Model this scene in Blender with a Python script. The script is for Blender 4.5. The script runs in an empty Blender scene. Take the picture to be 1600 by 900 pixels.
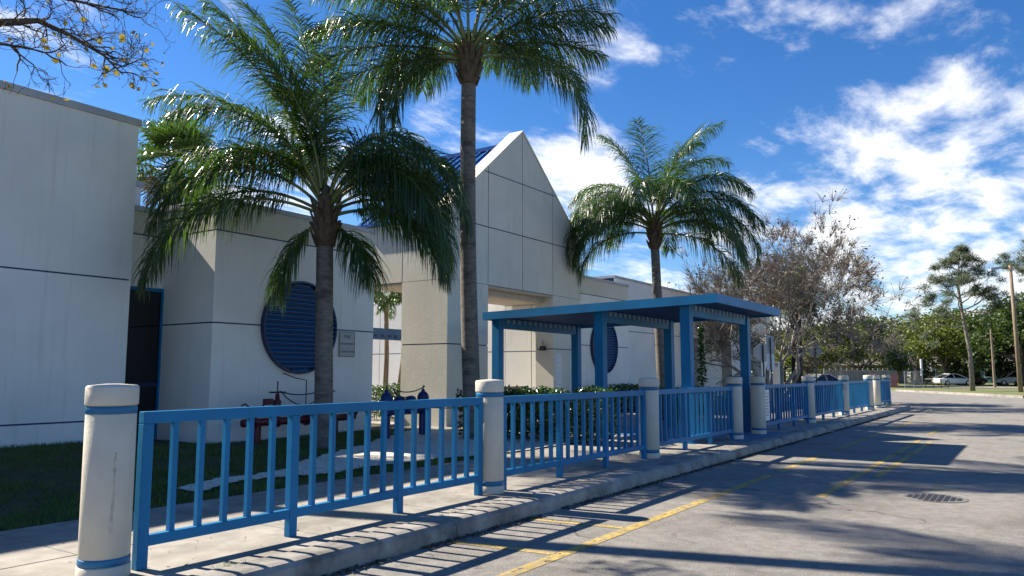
import bpy, bmesh, math, random
from mathutils import Vector, Matrix, noise
R = math.radians
scene = bpy.context.scene
col = scene.collection
random.seed(7)

# ------------------------------------------------------------------ camera
YAW, PITCH = R(34.2), math.atan(133 / 1200)
fw = Vector((math.cos(YAW) * math.cos(PITCH), math.sin(YAW) * math.cos(PITCH), math.sin(PITCH)))
rt = Vector((math.sin(YAW), -math.cos(YAW), 0))
up = rt.cross(fw)
CAM = Vector((0, 0, 1.5))
cd = bpy.data.cameras.new('camera'); cam = bpy.data.objects.new('camera', cd); col.objects.link(cam)
cd.sensor_width = 36; cd.lens = 27; cd.clip_start = .05; cd.clip_end = 2000
m = Matrix((rt, up, -fw)).transposed().to_4x4(); m.translation = CAM
cam.matrix_world = m
scene.camera = cam

# ------------------------------------------------------------------ light
SUN_AZ, SUN_EL = R(-83), R(39.5)          # heading of the shadows, height of the sun
W = bpy.data.worlds.new('World'); scene.world = W; W.use_nodes = True
nt = W.node_tree; N = nt.nodes; L = nt.links
N.clear()
out = N.new('ShaderNodeOutputWorld'); bg = N.new('ShaderNodeBackground'); L.new(bg.outputs[0], out.inputs[0])
sky = N.new('ShaderNodeTexSky'); sky.sky_type = 'NISHITA'; sky.sun_disc = False
sky.sun_elevation = SUN_EL; sky.sun_rotation = R(-7); sky.altitude = 0
sky.air_density = 1.0; sky.dust_density = .1; sky.ozone_density = 5
bg.inputs[1].default_value = .068

def wm(op, a, b=None, c=None):
    n = N.new('ShaderNodeMath'); n.operation = op
    for i, v in enumerate((a, b, c)):
        if v is None: continue
        if isinstance(v, (int, float)): n.inputs[i].default_value = v
        else: L.new(v, n.inputs[i])
    return n.outputs[0]
tc = N.new('ShaderNodeTexCoord'); sep = N.new('ShaderNodeSeparateXYZ'); L.new(tc.outputs['Generated'], sep.inputs[0])
den = wm('ADD', wm('MAXIMUM', sep.outputs[2], 0), .16)
cmb = N.new('ShaderNodeCombineXYZ')
L.new(wm('DIVIDE', sep.outputs[0], den), cmb.inputs[0]); L.new(wm('DIVIDE', sep.outputs[1], den), cmb.inputs[1])
n1 = N.new('ShaderNodeTexNoise'); n1.inputs['Scale'].default_value = 2.6; n1.inputs['Detail'].default_value = 10
n1.inputs['Roughness'].default_value = .62; n1.inputs['Distortion'].default_value = .25
mp = N.new('ShaderNodeMapping'); mp.inputs['Scale'].default_value = (1.0, 1.5, 1); mp.inputs['Rotation'].default_value = (0, 0, R(20)); mp.inputs['Location'].default_value = (3.1, 1.7, 0)
L.new(cmb.outputs[0], mp.inputs[0]); L.new(mp.outputs[0], n1.inputs['Vector'])
n2 = N.new('ShaderNodeTexNoise'); n2.inputs['Scale'].default_value = .8; n2.inputs['Detail'].default_value = 2
L.new(mp.outputs[0], n2.inputs['Vector'])
def pixdir(x, y): return (fw + rt * ((x - 800) / 1200) - up * ((y - 450) / 1200)).normalized()
cov = None
for (px, py, ro, ri, amt) in [(1470, 215, 7, 2, .24), (1560, 240, 6, 2, .24), (1380, 380, 15, 6, .25), (1580, 360, 15, 6, .25), (1130, 60, 5, 1, .13), (1240, 40, 5, 1, .11), (930, 55, 6, 1, .13),
                              (880, 290, 8, 2, .22), (720, 250, 7, 2, .16), (430, 310, 8, 2, .2), (980, 390, 6, 2, .18), (1575, 95, 5, 1, .17), (350, 45, 3, 1, .15), (60, 60, 6, 2, .2)]:
    d = pixdir(px, py)
    vm = N.new('ShaderNodeVectorMath'); vm.operation = 'DOT_PRODUCT'; L.new(tc.outputs['Generated'], vm.inputs[0]); vm.inputs[1].default_value = d
    mr = N.new('ShaderNodeMapRange'); mr.interpolation_type = 'SMOOTHSTEP'
    L.new(vm.outputs['Value'], mr.inputs[0]); mr.inputs[1].default_value = math.cos(R(ro)); mr.inputs[2].default_value = math.cos(R(ri)); mr.inputs[3].default_value = 0; mr.inputs[4].default_value = amt
    cov = mr.outputs[0] if cov is None else wm('MAXIMUM', cov, mr.outputs[0])
hz = N.new('ShaderNodeMapRange'); hz.interpolation_type = 'SMOOTHSTEP'; L.new(sep.outputs[2], hz.inputs[0])
hz.inputs[1].default_value = .30; hz.inputs[2].default_value = .04; hz.inputs[3].default_value = 0; hz.inputs[4].default_value = .19
cov = wm('MAXIMUM', cov, hz.outputs[0])
val = wm('ADD', wm('ADD', n1.outputs['Fac'], cov), wm('MULTIPLY', wm('SUBTRACT', n2.outputs['Fac'], .5), .2))
mk = N.new('ShaderNodeMapRange'); mk.interpolation_type = 'SMOOTHSTEP'; L.new(val, mk.inputs[0])
mk.inputs[1].default_value = .60; mk.inputs[2].default_value = .88; mk.inputs[3].default_value = 0; mk.inputs[4].default_value = .93
mix = N.new('ShaderNodeMix'); mix.data_type = 'RGBA'
hs = N.new('ShaderNodeHueSaturation'); hs.inputs['Saturation'].default_value = 1.25; hs.inputs['Hue'].default_value = .508; L.new(sky.outputs[0], hs.inputs['Color'])
L.new(mk.outputs[0], mix.inputs['Factor']); L.new(hs.outputs[0], mix.inputs['A'])
mix.inputs['B'].default_value = (8.6, 8.6, 8.7, 1)
L.new(mix.outputs['Result'], bg.inputs[0])

ld = bpy.data.lights.new('sun', 'SUN'); ld.energy = 5.0; ld.angle = R(.53); ld.color = (1, .90, .76)
sun = bpy.data.objects.new('sun', ld); col.objects.link(sun)
lv = Vector((math.cos(SUN_AZ) * math.cos(SUN_EL), math.sin(SUN_AZ) * math.cos(SUN_EL), -math.sin(SUN_EL)))
sun.rotation_euler = lv.to_track_quat('-Z', 'Y').to_euler(); sun.location = (0, 20, 30)
vs = scene.view_settings
vs.view_transform = 'Standard'; vs.look = 'None'; vs.exposure = 1.2; vs.gamma = 1; vs.use_curve_mapping = False

# ------------------------------------------------------------------ materials
MATS = {}
def mat(name, c, rough=.7, var=.12, scale=3., bump=0., bscale=60., dark=None, dscale=1.2, dth=(.5, .75), metallic=0., spec=.5, streak=None, trans=0., stretch=None, objvar=0., chips=None, wear=0., speck=0., crack=None):
    if name in MATS: return MATS[name]
    M = bpy.data.materials.new(name); M.use_nodes = True; t = M.node_tree; n = t.nodes; l = t.links
    p = n['Principled BSDF']; o = n['Material Output']
    g = n.new('ShaderNodeNewGeometry')
    def noise_(sc, det=5, vec=None):
        x = n.new('ShaderNodeTexNoise'); x.inputs['Scale'].default_value = sc; x.inputs['Detail'].default_value = det; x.inputs['Roughness'].default_value = .6
        l.new(vec or g.outputs['Position'], x.inputs['Vector']); return x.outputs['Fac']
    vec = None
    if stretch:
        k = n.new('ShaderNodeMapping'); k.inputs['Scale'].default_value = stretch; l.new(g.outputs['Position'], k.inputs[0]); vec = k.outputs[0]
    def mixc(f, a, b, blend='MIX'):
        x = n.new('ShaderNodeMix'); x.data_type = 'RGBA'; x.blend_type = blend
        for s, v in (('Factor', f), ('A', a), ('B', b)):
            if hasattr(v, 'links'): l.new(v, x.inputs[s])
            elif isinstance(v, (int, float)): x.inputs[s].default_value = v
            else: x.inputs[s].default_value = (*v[:3], 1)
        return x.outputs['Result']
    def ramp(f, a, b):
        x = n.new('ShaderNodeMapRange'); x.interpolation_type = 'SMOOTHSTEP'; l.new(f, x.inputs[0]); x.inputs[1].default_value = a; x.inputs[2].default_value = b; return x.outputs[0]
    lo = [v * (1 - var) for v in c]; hi = [min(1, v * (1 + var)) for v in c]
    cc = mixc(ramp(noise_(scale, 6, vec), .3, .7), lo, hi)
    if dark:
        cc = mixc(ramp(noise_(dscale, 8, vec), *dth), cc, dark)
    if streak:
        k = n.new('ShaderNodeMapping'); k.inputs['Scale'].default_value = (6, 6, .35); l.new(g.outputs['Position'], k.inputs[0])
        cc = mixc(ramp(noise_(1.3, 6, k.outputs[0]), .52, .8), cc, streak)
    if speck:
        cc = mixc(ramp(noise_(70, 3), .52, .7), cc, [min(1, v * (1 + speck)) for v in c]); cc = mixc(ramp(noise_(85, 3), .58, .72), cc, [v * (1 - speck * .8) for v in c])
    if crack:
        vo = n.new('ShaderNodeTexVoronoi'); vo.feature = 'DISTANCE_TO_EDGE'; vo.inputs['Scale'].default_value = .42
        vv = n.new('ShaderNodeVectorMath'); vv.operation = 'ADD'; nz = n.new('ShaderNodeTexNoise'); nz.inputs['Scale'].default_value = 1.7; nz.inputs['Detail'].default_value = 6
        l.new(g.outputs['Position'], nz.inputs['Vector']); l.new(g.outputs['Position'], vv.inputs[0]); l.new(nz.outputs['Color'], vv.inputs[1]); l.new(vv.outputs[0], vo.inputs['Vector'])
        a1 = n.new('ShaderNodeMath'); a1.operation = 'MULTIPLY'
        inv = n.new('ShaderNodeMapRange'); l.new(vo.outputs['Distance'], inv.inputs[0]); inv.inputs[1].default_value = .002; inv.inputs[2].default_value = .012; inv.inputs[3].default_value = 1; inv.inputs[4].default_value = 0
        l.new(inv.outputs[0], a1.inputs[0]); l.new(ramp(noise_(.35, 3), .46, .6), a1.inputs[1]); cc = mixc(a1.outputs[0], cc, crack)
    if chips: cc = mixc(ramp(noise_(26, 5), .715, .735), cc, chips)
    if objvar:
        oi = n.new('ShaderNodeObjectInfo'); h = n.new('ShaderNodeHueSaturation')
        mr = n.new('ShaderNodeMapRange'); l.new(oi.outputs['Random'], mr.inputs[0]); mr.inputs[3].default_value = 1 - objvar; mr.inputs[4].default_value = 1 + objvar
        l.new(mr.outputs[0], h.inputs['Value']); l.new(cc, h.inputs['Color']); cc = h.outputs[0]
    l.new(cc, p.inputs['Base Color'])
    p.inputs['Roughness'].default_value = rough; p.inputs['Metallic'].default_value = metallic; p.inputs['Specular IOR Level'].default_value = spec
    if bump:
        b = n.new('ShaderNodeBump'); b.inputs['Strength'].default_value = 1; b.inputs['Distance'].default_value = bump
        l.new(noise_(bscale, 4), b.inputs['Height']); l.new(b.outputs[0], p.inputs['Normal'])
    if wear:
        tp = n.new('ShaderNodeBsdfTransparent'); ms = n.new('ShaderNodeMixShader'); mm = n.new('ShaderNodeMath'); mm.operation = 'MAXIMUM'
        l.new(ramp(noise_(17, 8), .53, .68), mm.inputs[0]); l.new(ramp(noise_(.9, 4), .47, .75), mm.inputs[1])
        l.new(mm.outputs[0], ms.inputs[0]); l.new(p.outputs[0], ms.inputs[1]); l.new(tp.outputs[0], ms.inputs[2]); l.new(ms.outputs[0], o.inputs[0])
    if trans:
        tr = n.new('ShaderNodeBsdfTranslucent'); ms = n.new('ShaderNodeMixShader'); ms.inputs[0].default_value = trans
        l.new(mixc(.6, cc, (c[0] * 2.2, c[1] * 2.4, c[2] * .6)), tr.inputs[0]); l.new(p.outputs[0], ms.inputs[1]); l.new(tr.outputs[0], ms.inputs[2]); l.new(ms.outputs[0], o.inputs[0])
    MATS[name] = M; return M

WHITE = mat('white_stucco', (.79, .775, .73), .85, .05, .8, .003, 14, streak=(.655, .64, .595))
TAN = mat('tan_stucco', (.66, .625, .52), .85, .06, .8, .0035, 13, streak=(.55, .515, .42))
JOINT = mat('blue_joint', (.02, .05, .13), .6)
CAP = mat('metal_coping', (.42, .42, .43), .45, .1, 2)
BLUE = mat('blue_paint', (.004, .155, .345), .5, .14, 1.5, .0008, 40, spec=.28, dark=(.012, .13, .22), dscale=9, dth=(.56, .78), chips=(.16, .12, .09))
FLUTELIGHT = mat('pale_flute_light', (.2, .28, .36), .5)  # daylight seen through the deck flutes, put into the colour
NAVY = mat('navy_louver', (.004, .022, .085), .45, .1)
LSLAT = mat('louver_slat', (.006, .105, .30), .45, .1)
ROOFB = mat('blue_metal_roof', (.01, .07, .30), .3, .08, 2)
CREAM = mat('cream_concrete', (.58, .54, .44), .75, .06, 4, .003, 40, dark=(.47, .44, .36), dscale=2.2, dth=(.6, .95), streak=(.50, .465, .38))
BAND = mat('blue_band', (.006, .14, .30), .45, .1)
CONC = mat('concrete_slab', (.30, .278, .242), .85, .18, 5, .002, 90, dark=(.18, .167, .14), dscale=1.4, dth=(.42, .72), objvar=.07)
KERB = mat('kerb_concrete', (.30, .285, .255), .9, .2, 4, .004, 50, dark=(.12, .115, .10), dscale=2.4, dth=(.45, .7), objvar=.08)
ASPH = mat('asphalt', (.215, .204, .183), .92, .2, 7, .009, 90, dark=(.135, .128, .114), dscale=.9, dth=(.45, .72), speck=.8, crack=(.075, .07, .065))
YEL = mat('worn_yellow_paint', (.46, .33, .09), .8, .15, 10, dark=(.30, .25, .15), dscale=7, dth=(.47, .62), wear=.3)
BLUEFLOOR = mat('blue_floor_paint', (.03, .15, .32), .6, .15, 3, dark=(.07, .14, .22), dscale=3)
SOIL = mat('lawn_soil', (.045, .05, .022), .95, .3, 3, .01, 40, dark=(.09, .075, .05), dscale=2.2, dth=(.55, .7))
SAND = mat('pale_sand', (.62, .58, .50), .95, .12, 6, .01, 60, dark=(.42, .36, .28), dscale=1.7, dth=(.55, .75))
GRASS = mat('grass_blade', (.075, .125, .03), .6, .35, 2.5, trans=.3)
FARGRASS = mat('far_grass', (.13, .15, .045), .95, .25, .4, dark=(.19, .16, .08), dscale=.15)
TRUNK = mat('palm_trunk', (.155, .14, .12), .9, .25, 7, .012, 40, dark=(.07, .065, .06), dscale=2.2, dth=(.5, .7), stretch=(1, 1, 3))
BOOT = mat('palm_boot', (.10, .07, .045), .9, .35, 12, .01, 50)
FROND = mat('palm_leaflet', (.045, .088, .02), .33, .35, 1.2, trans=.40, spec=.8, objvar=.3)
FROND2 = mat('fan_palm_leaf', (.06, .11, .025), .35, .35, 1.5, trans=.3, objvar=.2)
RACHIS = mat('frond_stalk', (.13, .16, .04), .5, .2)
DEADLEAF = mat('dead_leaf', (.28, .2, .12), .8, .25)
BARK = mat('grey_bark', (.20, .17, .14), .9, .3, 5, .012, 30)
TWIG = mat('twig_bark', (.26, .22, .175), .9, .3, 4)
PALEBARK = mat('pale_smooth_bark', (.30, .265, .22), .8, .3, 3, .006, 20)
DBARK = mat('dark_bark', (.075, .06, .045), .9, .3, 5, .02, 20)
OAK = mat('oak_leaf', (.05, .085, .02), .5, .45, .5, trans=.3, objvar=.25)
OAK2 = mat('olive_leaf', (.105, .13, .024), .5, .4, .5, trans=.3, objvar=.2)
PINE = mat('pine_needle', (.045, .07, .028), .6, .4, 1, trans=.15)
HEDGE = mat('hedge_leaf', (.05, .105, .025), .25, .4, 6, trans=.2, spec=.7)
TWIGLEAF = mat('autumn_leaf', (.20, .155, .045), .5, .5, 4, trans=.35)
DRYLEAF = mat('dry_seed_leaf', (.15, .13, .09), .7, .3, 4)
RED = mat('red_pipe_paint', (.10, .013, .016), .4, .25, 8)
DKBLUE = mat('dark_blue_pipe_paint', (.008, .03, .15), .4, .2, 8)
IRON = mat('dark_iron', (.025, .025, .027), .5, .2, 8)
GALV = mat('galvanised_steel', (.34, .35, .36), .5, .12, 4, metallic=.3)
SIGNW = mat('sign_white', (.72, .73, .74), .45, .04)
SIGNB = mat('sign_back_metal', (.33, .35, .37), .5, .1, metallic=.2)
INK = mat('sign_ink', (.04, .035, .035), .6)
GLASS = mat('dark_glass', (.006, .008, .011), .06, .1, spec=.6)
SOFFIT = mat('soffit_tan', (.46, .40, .32), .8, .1)
WOODP = mat('wood_pole', (.22, .165, .11), .9, .25, 3, .01, 30, stretch=(4, 4, .5))
WOODF = mat('grey_wood_fence', (.22, .205, .19), .9, .25, 2, stretch=(4, 4, .5))
HOUSEW = mat('brown_house_wall', (.22, .17, .125), .9, .1)
HOUSET = mat('teal_house_wall', (.09, .2, .2), .9, .1)
HOUSER = mat('shingle_roof', (.13, .115, .105), .9, .25, 3)
CARW = mat('white_car_paint', (.74, .75, .77), .25, .03)
CARR = mat('dark_red_car_paint', (.2, .018, .025), .25, .05)
CARG = mat('grey_car_paint', (.3, .31, .33), .25, .05)
RUBBER = mat('rubber', (.02, .02, .02), .8)
CHROME = mat('wheel_rim', (.45, .45, .46), .3, .05, metallic=.8)
TAIL = mat('tail_lamp', (.4, .02, .02), .3)
HEADL = mat('head_lamp', (.7, .72, .75), .15)
ORANGE = mat('orange_plastic', (.36, .10, .05), .6, .2, 4)
CANOPYDK = mat('canopy_deck', (.016, .07, .2), .55, .12, 3)

# ------------------------------------------------------------------ geometry helpers
def wloc(o):
    v = Vector((0, 0, 0))
    while o: v += o.location; o = o.parent
    return v
class MB:
    def __init__(s): s.v = []; s.f = []; s.m = []; s.cur = 0
    def face(s, ids): s.f.append(ids); s.m.append(s.cur)
    def poly(s, pts):
        b = len(s.v); s.v += [tuple(p) for p in pts]; s.face(tuple(range(b, b + len(pts))))
    def box(s, x0, x1, y0, y1, z0, z1):
        b = len(s.v)
        s.v += [(x0, y0, z0), (x1, y0, z0), (x1, y1, z0), (x0, y1, z0), (x0, y0, z1), (x1, y0, z1), (x1, y1, z1), (x0, y1, z1)]
        for f in ((3, 2, 1, 0), (4, 5, 6, 7), (0, 1, 5, 4), (1, 2, 6, 5), (2, 3, 7, 6), (3, 0, 4, 7)): s.face(tuple(b + i for i in f))
        return s
    def prism(s, pts, off):
        n = len(pts); off = Vector(off); b = len(s.v)
        A = [Vector(p) for p in pts]
        nrm = Vector((0, 0, 0))
        for i in range(n): nrm += A[i].cross(A[(i + 1) % n])
        if nrm.dot(off) > 0: A.reverse()
        s.v += [tuple(p) for p in A] + [tuple(p + off) for p in A]
        s.face(tuple(range(b, b + n))); s.face(tuple(b + n + i for i in reversed(range(n))))
        for i in range(n):
            j = (i + 1) % n; s.face((b + j, b + i, b + n + i, b + n + j))
        return s
    def tube(s, path, rad, k=6, cap=True, ref=None):
        P = [Vector(p) for p in path]; n = len(P); b = len(s.v)
        if isinstance(rad, (int, float)): rad = [rad] * n
        u = None
        for i in range(n):
            t = (P[min(i + 1, n - 1)] - P[max(i - 1, 0)]).normalized()
            if u is None:
                u = t.orthogonal().normalized() if abs(t.z) > .2 else t.cross(Vector((0, 0, 1))).normalized()
            u = (u - t * u.dot(t)); u = u.normalized() if u.length > 1e-6 else t.orthogonal().normalized()
            w = t.cross(u)
            for j in range(k):
                a = 2 * math.pi * j / k
                s.v.append(tuple(P[i] + (u * math.cos(a) + w * math.sin(a)) * rad[i]))
        for i in range(n - 1):
            for j in range(k):
                j2 = (j + 1) % k
                s.face((b + i * k + j, b + i * k + j2, b + (i + 1) * k + j2, b + (i + 1) * k + j))
        if cap:
            s.face(tuple(b + j for j in reversed(range(k)))); s.face(tuple(b + (n - 1) * k + j for j in range(k)))
        return s
    def lathe(s, prof, c, k=24):
        cx, cy = c[0], c[1]; b = len(s.v); n = len(prof)
        for r, z in prof:
            for j in range(k):
                a = 2 * math.pi * j / k; s.v.append((cx + r * math.cos(a), cy + r * math.sin(a), z))
        for i in range(n - 1):
            for j in range(k):
                j2 = (j + 1) % k; s.face((b + i * k + j, b + i * k + j2, b + (i + 1) * k + j2, b + (i + 1) * k + j))
        s.face(tuple(b + j for j in reversed(range(k)))); s.face(tuple(b + (n - 1) * k + j for j in range(k)))
        return s
    def build(s, name, mats, parent=None, smooth=False, bevel=0):
        me = bpy.data.meshes.new(name); o0 = wloc(parent) if parent else Vector((0, 0, 0))
        v = s.v if o0.length < 1e-9 else [(a - o0.x, b - o0.y, c - o0.z) for a, b, c in s.v]
        me.from_pydata(v, [], s.f)
        if not isinstance(mats, (list, tuple)): mats = [mats]
        for x in mats: me.materials.append(x)
        if len(mats) > 1: me.polygons.foreach_set('material_index', s.m)
        if smooth: me.polygons.foreach_set('use_smooth', [True] * len(me.polygons))
        if bevel:
            bm = bmesh.new(); bm.from_mesh(me)
            bmesh.ops.bevel(bm, geom=[e for e in bm.edges if e.is_manifold and e.calc_face_angle(0) > .5], offset=bevel, segments=2, affect='EDGES', profile=.6)
            bm.to_mesh(me); bm.free()
        me.update()
        o = bpy.data.objects.new(name, me); col.objects.link(o)
        if parent: o.parent = parent
        return o
def empty(name, loc): 
    o = bpy.data.objects.new(name, None); col.objects.link(o); o.location = loc; o.empty_display_size = .2; return o
def tag(o, label, cat, group=None):
    o['label'] = label; o['category'] = cat
    if group: o['group'] = group
    return o
def thing(name, loc, label, cat, group=None): return tag(empty(name, loc), label, cat, group)
def struct(o): o['kind'] = 'structure'; return o
def stuff(o): o['kind'] = 'stuff'; return o
def copy_tree(o, parent=None):
    c = o.copy(); col.objects.link(c); c.parent = parent
    for ch in list(o.children): copy_tree(ch, c)
    return c
def at(px, d, z=None, py=583):
    p = CAM + (fw + rt * ((px - 800) / 1200) - up * ((py - 450) / 1200)) * d
    if z is not None: p.z = z
    return p
def clip(poly, cl):          # convex clip of 2D polygons (counter-clockwise clip polygon)
    outp = poly
    for i in range(len(cl)):
        a, b = cl[i], cl[(i + 1) % len(cl)]; inp = outp; outp = []
        if not inp: return []
        side = lambda p: (b[0] - a[0]) * (p[1] - a[1]) - (b[1] - a[1]) * (p[0] - a[0])
        for j in range(len(inp)):
            p, q = inp[j], inp[(j + 1) % len(inp)]; sp, sq = side(p), side(q)
            if sp >= 0: outp.append(p)
            if (sp >= 0) != (sq >= 0):
                t = sp / (sp - sq); outp.append((p[0] + (q[0] - p[0]) * t, p[1] + (q[1] - p[1]) * t))
    return outp
TH, GAP = .02, .03
def panels(parent, axis, plane, sgn, us, zs, matf, shape=None, skip=()):
    """stucco panels on a wall: axis 'y' = wall facing along y, u = x; axis 'x' = wall facing along x, u = y"""
    for i in range(len(us) - 1):
        for j in range(len(zs) - 1):
            if (i, j) in skip: continue
            h = GAP / 2
            q = [(us[i] + (h if i else 0), zs[j] + (h if j else 0)), (us[i + 1] - (h if i < len(us) - 2 else 0), zs[j] + (h if j else 0)),
                 (us[i + 1] - (h if i < len(us) - 2 else 0), zs[j + 1] - (h if j < len(zs) - 2 else 0)), (us[i] + (h if i else 0), zs[j + 1] - (h if j < len(zs) - 2 else 0))]
            if shape: q = clip(q, shape)
            if len(q) < 3: continue
            if axis == 'y': pts = [(u, plane, z) for u, z in q]; off = (0, -sgn * TH, 0)
            else: pts = [(plane, u, z) for u, z in q]; off = (-sgn * TH, 0, 0)
            MB().prism(pts, off).build('panel', matf(i, j), parent)

UPZ = Vector((0, 0, 1))
# ------------------------------------------------------------------ ground, road, pavements
def ground_z(x, y):
    t = min(1, max(0, (y - 9) / 5)); t = t * t * (3 - 2 * t); k = min(1, max(0, (9.0 - x) / 2))
    return .15 + .15 * t * k
b = MB(); b.poly([(-150, -150, -.06), (500, -150, -.06), (500, 400, -.06), (-150, 400, -.06)])
struct(b.build('ground', FARGRASS))
b = MB()
nx, ny = 60, 24
xs = [-30 + 108 * i / nx for i in range(nx + 1)]; ys = [-30 + 62 * j / ny for j in range(ny + 1)]
for j in range(ny + 1):
    for i in range(nx + 1): b.v.append((xs[i], ys[j], 0))
for j in range(ny):
    for i in range(nx): a = j * (nx + 1) + i; b.face((a, a + 1, a + nx + 2, a + nx + 1))
struct(b.build('road', ASPH))
# kerb path: straight, then turning towards the building
KY = 4.47
kp = [(-3.0 + 2.9 * i, KY) for i in range(14)]
cx, cy, rr = 36.4, KY + 2.4, 2.4
arc = [(cx + rr * math.sin(a), cy - rr * math.cos(a)) for a in [R(t) for t in (0, 15, 30, 45, 60, 75, 90)]]
kp = [p for p in kp if p[0] < 36.0] + [arc[0]]
prof = [(0, -.05), (.01, .06), (.025, .115), (.06, .148), (.11, .158), (.30, .158), (.30, -.05)]     # inward offset, height
kerb = struct(empty('kerb', (0, 0, 0)))
def kerb_piece(path):
    b = MB(); n = len(path); k = len(prof)
    for i, (x, y) in enumerate(path):
        x0, y0 = path[max(i - 1, 0)]; x1, y1 = path[min(i + 1, n - 1)]
        t = Vector((x1 - x0, y1 - y0)).normalized(); nn = Vector((-t.y, t.x))
        for d, z in prof: b.v.append((x + nn.x * d, y + nn.y * d, z))
    for i in range(n - 1):
        for j in range(k):
            j2 = (j + 1) % k; b.face((i * k + j, i * k + j2, (i + 1) * k + j2, (i + 1) * k + j)[::-1])
    b.face(tuple(range(k))); b.face(tuple((n - 1) * k + j for j in reversed(range(k))))
    b.build('kerb_stone', KERB, kerb)
for i in range(len(kp) - 1):
    kerb_piece([(kp[i][0] + .006, kp[i][1]), (kp[i + 1][0] - .006, kp[i + 1][1])])
kerb_piece(arc); kerb_piece([arc[-1], (arc[-1][0], 14.5)])
# pavement of cast slabs behind the kerb
pav = struct(empty('pavement', (0, 0, 0)))
x = -3.0
while x < 36.3:
    w = 1.52
    b = MB().box(x + .005, min(x + w, 36.4) - .005, KY + .305, 6.02, -.04, .15 + random.uniform(-.002, .002)); b.build('slab', CONC, pav, bevel=.006)
    b = MB().box(x + .005, min(x + w, 36.4) - .005, 6.03, 7.45, -.04, .15 + random.uniform(-.002, .002)); b.build('slab', CONC, pav, bevel=.006)
    x += w
b = MB(); b.prism([(36.4, 7.45, -.04)] + [(36.4, KY + .3, -.04)] + [(cx + 2.09 * math.sin(a), cy - 2.09 * math.cos(a), -.04) for a in [R(t) for t in (0, 15, 30, 45, 60, 75, 90)]][1:] + [(38.49, 7.45, -.04)], (0, 0, .188))
b.build('slab', CONC, pav)
# lawns and the worn sandy ground by the building
b = MB()
xs = [-12 + .5 * i for i in range(102)]; ys = [7.455 + .5 * j for j in range(20)]
for y in ys:
    for x in xs: b.v.append((x, y, ground_z(x, y) - .012 + .03 * noise.noise((x * .7, y * .7, 3)) * min(1, (y - 7.4))))
w = len(xs)
for j in range(len(ys) - 1):
    for i in range(w - 1): a = j * w + i; b.face((a, a + 1, a + w + 1, a + w))
struct(b.build('lawn', SOIL, smooth=True))
def sandmask(x, y):
    n = noise.noise((x * .9, y * .9, 1)) * .45 + noise.noise((x * 3, y * 3, 5)) * .2
    d1 = abs(y - (8.25 + (x - 5.8) * .17) - n * .5) - (.22 + max(0, (x - 6.6)) * .33)     # trodden strip that widens towards the entrance
    return (d1 < 0 and 5.3 < x < 14.2 and y < 12.8)
b = MB(); st = .06
for i in range(int(9 / st)):
    for j in range(int(5.2 / st)):
        x0 = 5.3 + i * st; y0 = 7.46 + j * st
        if sandmask(x0, y0):
            h = lambda x, y: ground_z(x, y) + .022 + .012 * noise.noise((x * 4, y * 4, 0))
            b.poly([(x0, y0, h(x0, y0)), (x0 + st, y0, h(x0 + st, y0)), (x0 + st, y0 + st, h(x0 + st, y0 + st)), (x0, y0 + st, h(x0, y0 + st))])
o = b.build('sandy_path', SAND); struct(o)
# grass
b = MB(); rg = random.Random(3)
cnt = 0
while cnt < 62000:
    x = rg.uniform(-3, 14.2); y = 7.46 + 6.5 * rg.random() ** 1.25
    if y > 13.3 and x > 7.5: continue
    if sandmask(x, y) and rg.random() < .93: continue
    cl_ = noise.noise((x * 1.1, y * 1.1, 9))
    if cl_ < -.15 and rg.random() < .6: continue
    h = rg.uniform(.03, .075) * (1 + .5 * cl_); a = rg.uniform(0, 6.28); wd = rg.uniform(.004, .008); z = ground_z(x, y) - .01
    dx, dy = math.cos(a) * wd, math.sin(a) * wd; lx, ly = rg.gauss(0, .025), rg.gauss(0, .025)
    k = len(b.v); b.v += [(x - dx, y - dy, z), (x + dx, y + dy, z), (x + lx, y + ly, z + h)]; b.face((k, k + 1, k + 2)); cnt += 1
tag(stuff(b.build('grass', GRASS)), 'short dark green lawn grass between pavement and building', 'grass')
# blue painted floor under the canopy
b = MB().box(15.5, 18.2, KY + .31, 10.5, .05, .1565); struct(b.build('painted_floor', BLUEFLOOR))
b = MB().box(14.0, 24.0, 7.455, 13.2, .0, .152); struct(b.build('entrance_paving', CONC))
b = MB().box(15.25, 22.3, 13.205, 26, .0, .153); struct(b.build('passage_floor', CONC))
# road markings
marks = struct(empty('road_marking', (0, 0, 0)))
def mark(pts): b = MB(); b.poly([(x, y, .004) for x, y in pts]); b.build('painted_line', YEL, marks)
def line(x0, y0, x1, y1, w=.12):
    t = Vector((x1 - x0, y1 - y0)).normalized(); n_ = Vector((-t.y, t.x)) * w / 2
    mark([(x0 - n_.x, y0 - n_.y), (x1 - n_.x, y1 - n_.y), (x1 + n_.x, y1 + n_.y), (x0 + n_.x, y0 + n_.y)])
line(1.0, 3.36, 11.7, 3.36); line(12.2, 3.36, 15.2, 3.36); line(16.2, 3.36, 21, 3.36); line(23, 3.3, 27, 3.3)
for xx in (5.55, 6.85): line(xx, 4.42, xx + .12, 3.43, .1)
line(10.0, 2.28, 20, 2.28, .11); line(12.3, 2.02, 19.3, 2.02, .11)
line(21.5, 2.28, 24, 2.28)
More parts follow.
